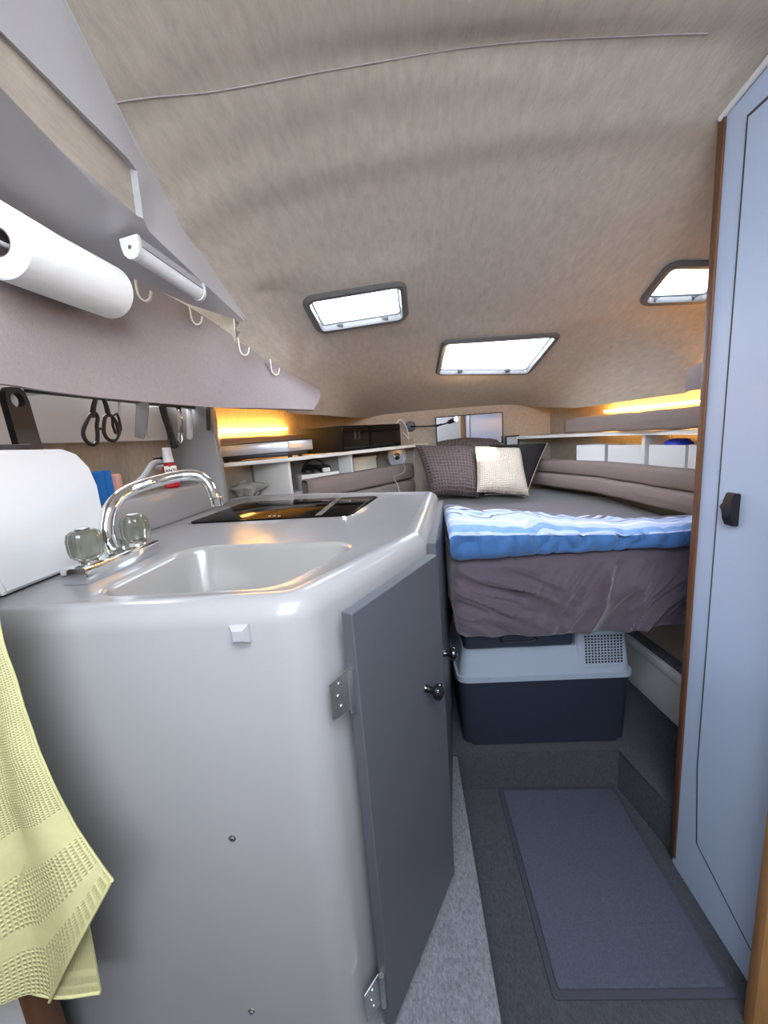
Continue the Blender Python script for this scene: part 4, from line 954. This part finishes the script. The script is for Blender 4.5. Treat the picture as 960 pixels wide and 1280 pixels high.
# ================================================================== BERTH
ply = prism('berth_board', [(.16, 1.36), (1.06, 1.34), (1.06, 2.70), (-.10, 2.70), (.14, 1.75)], .632, .643, 'ply', None, .001); tag(ply, 'thin plywood berth board under the mattress', 'board')
MP = [(.132, 1.272), (1.02, 1.272), (1.10, 1.80), (1.10, 2.25), (.93, 2.72), (-.02, 2.72), (-.30, 2.13), (.06, 1.84), (.15, 1.70)]
MO = resample(round_poly(MP, [.03, .05, .08, .06, .05, .05, .05, .05, .03], 6), .005)
prof_m = [(.05, .650), (.02, .648), (.006, .655)] + [(.0-.008*math.sin(math.pi*t), .66+.225*t) for t in np.linspace(0, 1, 44)] + [(.004, .895), (.014, .906), (.035, .911)]
bm = bmesh.new(); loops = []
def wrinkle(x, z):
    k = min(1, max(0, (x-.34)/.22)); zz = z+.35*(z-.78)**2
    ph1, al1 = (x*1.25-zz*1.0)/1.6+.03*noise.noise(Vector((x*5, z*5, 3))), (x+zz*1.25)/1.6      # right: steep folds leaning over
    ph2, al2 = (x*.45+z*1.0)/1.1+.05*noise.noise(Vector((x*4, z*4, 6))), (x-z*.45)/1.1          # left: flat folds running down
    def fold(ph, al, sd): 
        f = noise.noise(Vector((ph*15, al*2.6, sd))); g = noise.noise(Vector((ph*34, al*5, sd+4)))
        return max(0, 1-2.6*abs(f))**1.3*.032 + max(0, 1-2.4*abs(g))**1.5*.014
    env = max(0, min(1, (.90-z)/.08))*max(0, min(1, (z-.645)/.02))
    return env*(k*fold(ph1, al1, 2.3)+(1-k)*fold(ph2, al2, 7.7)) + .004*noise.noise(Vector((x*5, z*5, 1)))
for ins, z in prof_m:
    pts = offset_poly(MO, ins); row = []
    for p, o_ in zip(pts, MO):
        v = Vector((p.x, p.y, z))
        if o_.y < 1.32 and o_.x > .10: v.y -= wrinkle(o_.x, z)
        sag = -.022*math.sin(max(0, min(1, (p.x-.13)/.8))*math.pi)*(max(0, .72-z)/.07 if z < .72 else 0)
        v.z += sag; row.append(bm.verts.new(v))
    loops.append(row)
for a, b_ in zip(loops, loops[1:]):
    for i in range(len(a)): bm.faces.new((a[i], a[(i+1) % len(a)], b_[(i+1) % len(a)], b_[i]))
bm.faces.new(loops[0][::-1]); f = bm.faces.new(loops[-1]); bmesh.ops.triangulate(bm, faces=[f])
tag(from_bm('mattress', bm, 'sheet', None, 60), 'thick berth mattress in a wrinkled plum fitted sheet', 'mattress')
# duvet folded across the foot
def duv(u, v):
    x = .122+.905*u
    zt = 1.045-.050*min(1, u*1.6)+.006*noise.noise(Vector((u*5, 1, 3))); zb = .9145
    yf = 1.247+.010*noise.noise(Vector((u*6, 0, 1))); yb = 1.76-.34*u+.02*noise.noise(Vector((u*4, 0, 7)))
    # closed section: v=0 front bottom -> front -> top -> back -> bottom
    hz = (zt-zb)
    if v < .30:
        t = v/.30; a = -math.pi/2+t*math.pi*.80
        y = yf+.045-.045*math.cos(a)**.8 if math.cos(a) > 0 else yf+.045; z = zb+hz*(.40+.42*math.sin(a))
        if t < .18: z -= .0
    elif v < .80:
        t = (v-.30)/.50; y = yf+.019+(yb-yf-.05)*t; z = zb+hz*(.40+.42*math.sin(math.pi*.30))+hz*.28*math.sin(math.pi*min(1, t*1.0))**.6*(1-.35*t)
    else:
        t = (v-.80)/.20; a = t*math.pi; y = yb-.031+.035*math.sin(a) if t < .7 else yb-.031+.035*math.sin(.7*math.pi)-(t-.7)/.3*(yb-yf-.08); z = zb+hz*.74*(1-t)*(1 if t < .7 else 1)
        z = max(z, zb)
    w_ = .007*noise.noise(Vector((x*11, y*9, z*9)))+.012*noise.noise(Vector((x*4, y*5, z*3)))+.004*noise.noise(Vector((x*28, y*20, z*20)))
    f_ = noise.noise(Vector((x*17+y*6, z*7, 4.2))); w_ += (max(0, 1-3*abs(f_))**1.5*-.008 if v < .34 else max(0, 1-3*abs(noise.noise(Vector((x*7, y*13, 8)))))**1.5*-.006)
    if v < .02 or v > .93: w_ = abs(w_)*.3
    end = min(1, min(u, 1-u)/.03); end = math.sqrt(max(0, 1-(1-end)**2))
    zc = zb+hz*.4; z = zc+(z-zc)*(.55+.45*end)
    x += .05*max(0, y-1.28)*(1-u)
    return Vector((x, y-w_*(2.4 if v < .30 else .2), max(z+w_*(.9 if v > .2 else .2), zb)))
tag(grid('duvet', duv, 150, 110, 'duvet', None, 0, 70), 'blue and white patterned duvet folded across the foot of the bed', 'duvet')
# pillows
def pillow(name, q4, T_, m_, label, waff=0, pipe=False, pinch=.05):
    tl_, tr_, br_, bl_ = [Vector(p) for p in q4]; nrm = (tr_-tl_).cross(bl_-tl_).normalized()
    if nrm.y > 0: nrm = -nrm
    root = thing(name, label, 'pillow', (bl_+br_)/2)
    def mid(u, v): return (tl_*(1-u)+tr_*u)*(1-v)+(bl_*(1-u)+br_*u)*v
    N_ = 44; vs_, uv, fs = [], [], []
    for s in (1, -1):
        for i in range(N_+1):
            for j in range(N_+1):
                u, v = i/N_, j/N_; a, b_ = 2*u-1, 2*v-1
                uu = .5+.5*a*(1-pinch*(1-b_*b_)); vv = .5+.5*b_*(1-pinch*(1-a*a))
                h = T_/2*((1-a**4)*(1-b_**4))**.55
                p = mid(uu, vv)+nrm*(s*h*(1+.25*noise.noise(Vector((u*2.5, v*2.5, T_*50+s)))))
                p.z += .004*noise.noise(Vector((u*5, v*5, s)))
                vs_.append(tuple(p)); uv.append((u, v))
    W = N_+1; M_ = W*W
    for s in (0, 1):
        for i in range(N_):
            for j in range(N_):
                f = (s*M_+i*W+j, s*M_+(i+1)*W+j, s*M_+(i+1)*W+j+1, s*M_+i*W+j+1); fs.append(f if s else f[::-1])
    me = bpy.data.meshes.new('cover'); me.from_pydata(vs_, [], fs); me.update(); ul = me.uv_layers.new(name='UVMap')
    for l in me.loops: ul.data[l.index].uv = uv[l.vertex_index]
    bm = bmesh.new(); bm.from_mesh(me); bmesh.ops.remove_doubles(bm, verts=bm.verts, dist=.0004); bmesh.ops.recalc_face_normals(bm, faces=bm.faces); bm.to_mesh(me); bm.free()
    link('cover', me, m_, root, 60)
    if pipe:
        edge = []
        for i in range(25): edge.append((1-2*i/24, 1, ))
        pts = [mid(.5+.5*1*(1-pinch*(1-b_*b_)), .5+.5*b_) for b_ in np.linspace(-1, 1, 20)] + [mid(.5+.5*a, .5+.5*(1-pinch*(1-a*a))) for a in np.linspace(.9, -1, 16)]
        tube('piping', pts, .004, 'piping', root, 8)
    return root
pillow('pillow', [PY(519, 556, 2.50), PY(598, 560, 2.52), PY(600, 622, 2.33), PY(539, 619, 2.33)], .15, 'waffle', 'large brown waffle-knit pillow beside the cream pillow')
pillow('pillow', [PY(594, 558, 2.40), PY(650, 560, 2.42), PY(662, 620, 2.22), PY(596, 615, 2.24)], .10, 'ribbed', 'cream ribbed pillow lit by the reading lamp', pinch=.04)
pillow('pillow', [PY(612, 556, 2.55), PY(684, 554, 2.55), PY(657, 621, 2.36), PY(606, 618, 2.36)], .12, 'black_fabric', 'black pillow with white piping behind the cream pillow', pipe=True)
pillow('pillow', [PY(548, 553, 2.69), PY(622, 550, 2.69), PY(632, 606, 2.61), PY(546, 606, 2.61)], .10, 'waffle', 'brown waffle-knit pillow leaning below the mirror at the very back', pinch=-.16)

# ================================================================== COOLER
co = thing('cooler', 'portable compressor cooler with navy body and grey vented top under the berth', 'cooler', (.44, 1.5, .158))
bm = bmesh.new()
def frustum(bm, a, b_, z0, z1, rad):
    """a,b_: (x0,x1,y0,y1) below and above"""
    n = []
    for q_, z in ((a, z0), (b_, z1)):
        poly = round_poly([(q_[0], q_[2]), (q_[1], q_[2]), (q_[1], q_[3]), (q_[0], q_[3])], rad, 6); n.append([bm.verts.new((p.x, p.y, z)) for p in poly])
    m_ = len(n[0])
    for i in range(m_): bm.faces.new((n[0][i], n[0][(i+1) % m_], n[1][(i+1) % m_], n[1][i]))
    return n
a = frustum(bm, (.150, .742, 1.335, 1.690), (.140, .752, 1.326, 1.698), .163, .435, .035); bm.faces.new(a[0][::-1]); bm.faces.new(a[1])
bmesh.ops.bevel(bm, geom=[e for e in bm.edges if abs(e.verts[0].co.z-.163) < 1e-4 and abs(e.verts[1].co.z-.163) < 1e-4], offset=.012, segments=3, affect='EDGES')
from_bm('lower_body', bm, 'navy', co, 40)
bm = bmesh.new(); a = frustum(bm, (.134, .758, 1.320, 1.704), (.134, .758, 1.320, 1.704), .430, .448, .036); bm.faces.new(a[0][::-1]); bm.faces.new(a[1])
b2 = frustum(bm, (.142, .750, 1.327, 1.697), (.160, .738, 1.345, 1.680), .448, .548, .032); bm.faces.new(b2[1])
from_bm('upper_body', bm, 'cool_grey', co, 40)
bm = bmesh.new(); a = frustum(bm, (.166, .556, 1.350, 1.676), (.172, .556, 1.356, 1.670), .5485, .618, .018); bm.faces.new(a[0][::-1]); bm.faces.new(a[1]); lid = from_bm('lid', bm, 'navy_lid', co, 40)
bm = bmesh.new(); bm_tube(bm, smooth_path([(.312, 1.353, .602), (.30, 1.349, .585), (.305, 1.347, .572), (.36, 1.347, .569), (.415, 1.347, .572), (.42, 1.349, .585), (.408, 1.353, .602), (.36, 1.352, .606), (.316, 1.353, .603)], 5), .0045, 10); from_bm('handle', bm, 'black_plastic', lid)
bm = bmesh.new(); a = frustum(bm, (.556, .742, 1.3275, 1.681), (.560, .730, 1.346, 1.674), .470, .624, .02); bm.faces.new(a[1]); bm.faces.new(a[0][::-1]); from_bm('vent_housing', bm, 'cool_grey', co, 40)
bm = bmesh.new()
for i in range(12):
    for j in range(10):
        x = .592+i*.0110; z = .488+j*.0104; t = (z-.470)/.154; y = 1.3275+t*.0185
        bm_box(bm, x-.0034, x+.0034, y-.0008, y+.001, z-.0034, z+.0034)
o = from_bm('vent_holes', bm, 'ink', co); o['kind'] = 'stuff'
for a in ((.13, .15), (.742, .762)): box('side_grip', a[0]+.004, a[1]-.004, 1.40, 1.62, .40, .425, 'cool_grey', co, .004)

# ================================================================== FLOOR MAT
mt = thing('floor_mat', 'dark purple-grey rectangular mat lying on the carpet', 'mat', (.472, 1.012, 0))
mq = [PZ(692, 1252, 0), PZ(925, 1250, 0), PZ(770, 984, 0), PZ(622, 986, 0)]; mq = [Vector((p.x, p.y)) for p in mq]
mq[1].x = min(mq[1].x, .70); mq[2].x = min(mq[2].x, .685)
MR = round_poly(mq, .01, 4)
prism('border', MR, .0008, .006, 'mat_border', mt, .002)
prism('pile', round_poly(offset_poly(mq, .016), .006, 3), .0062, .011, 'mat_pile', mt, .003)

# ================================================================== TOWEL
tw = thing('towel', 'pale yellow waffle towel hanging from the partition edge', 'towel', (-.58, .44, .35))
TY = .437
def tp_(px, py, y=TY): return PY(px, py, y)
Lft = [tp_(-150, 640, .43), tp_(-150, 800, .43), tp_(-150, 1000, .43), tp_(-140, 1180, .43), tp_(-130, 1260, .43)]
Rgt = [tp_(-22, 640, .452), tp_(6, 790, .448), tp_(48, 930, .445), tp_(92, 1030, .442), tp_(140, 1100, .440)]
Bot = (tp_(-130, 1230, .43), tp_(52, 1268, .43), tp_(100, 1160), tp_(140, 1100))
def towel1(u, v):
    a = lerp_line(Lft, v); b_ = lerp_line(Rgt, v); p = a.lerp(b_, u)
    if v > .75:
        k = (v-.75)/.25; k = k*k
        bt = Bot[0].lerp(Bot[1], u/.68) if u < .68 else Bot[1].lerp(Bot[3], (u-.68)/.32)
        p = p.lerp(bt, k)
    fold = math.sin(u*15+v*1.5)*.5+.5*math.sin(u*6+1)
    p.y += -.019*fold*(.35+.65*v) + .003*noise.noise(Vector((u*8, v*8, 0))); return p
grid('front_cloth', towel1, 60, 90, 'towel_yellow', tw, .003)
def towel2(u, v):
    a = tp_(30, 1080, .452).lerp(tp_(-20, 1240, .452), v); b_ = tp_(100, 1110, .452).lerp(tp_(124, 1243, .452), v); p = a.lerp(b_, u); p.y += .004*math.sin(u*7); return p
grid('back_cloth', towel2, 30, 40, 'towel_yellow', tw, .003)
hem = [Bot[1].lerp(Bot[3], t)+Vector((0, -.004, 0)) for t in np.linspace(.05, .98, 10)]
tube('hem', [towel1(.68+.32*t, 1.0)+Vector((0, -.001, 0)) for t in np.linspace(0, 1, 14)], .0026, 'towel_band', tw, 8)
tube('hem', [towel2(t, 1.0) for t in np.linspace(0, 1, 10)], .003, 'towel_band', tw, 8)
tube('selvedge', [towel1(1.0, t) for t in np.linspace(0, .98, 30)], .0017, 'towel_band', tw, 8)
tube('towel_rail', smooth_path([(-.745, .478, 1.292), (-.745, .45, 1.293), (-.735, .436, 1.293), (-.66, .437, 1.293), (-.585, .440, 1.293)], 6), .005, 'white_plastic', box_l, 8)
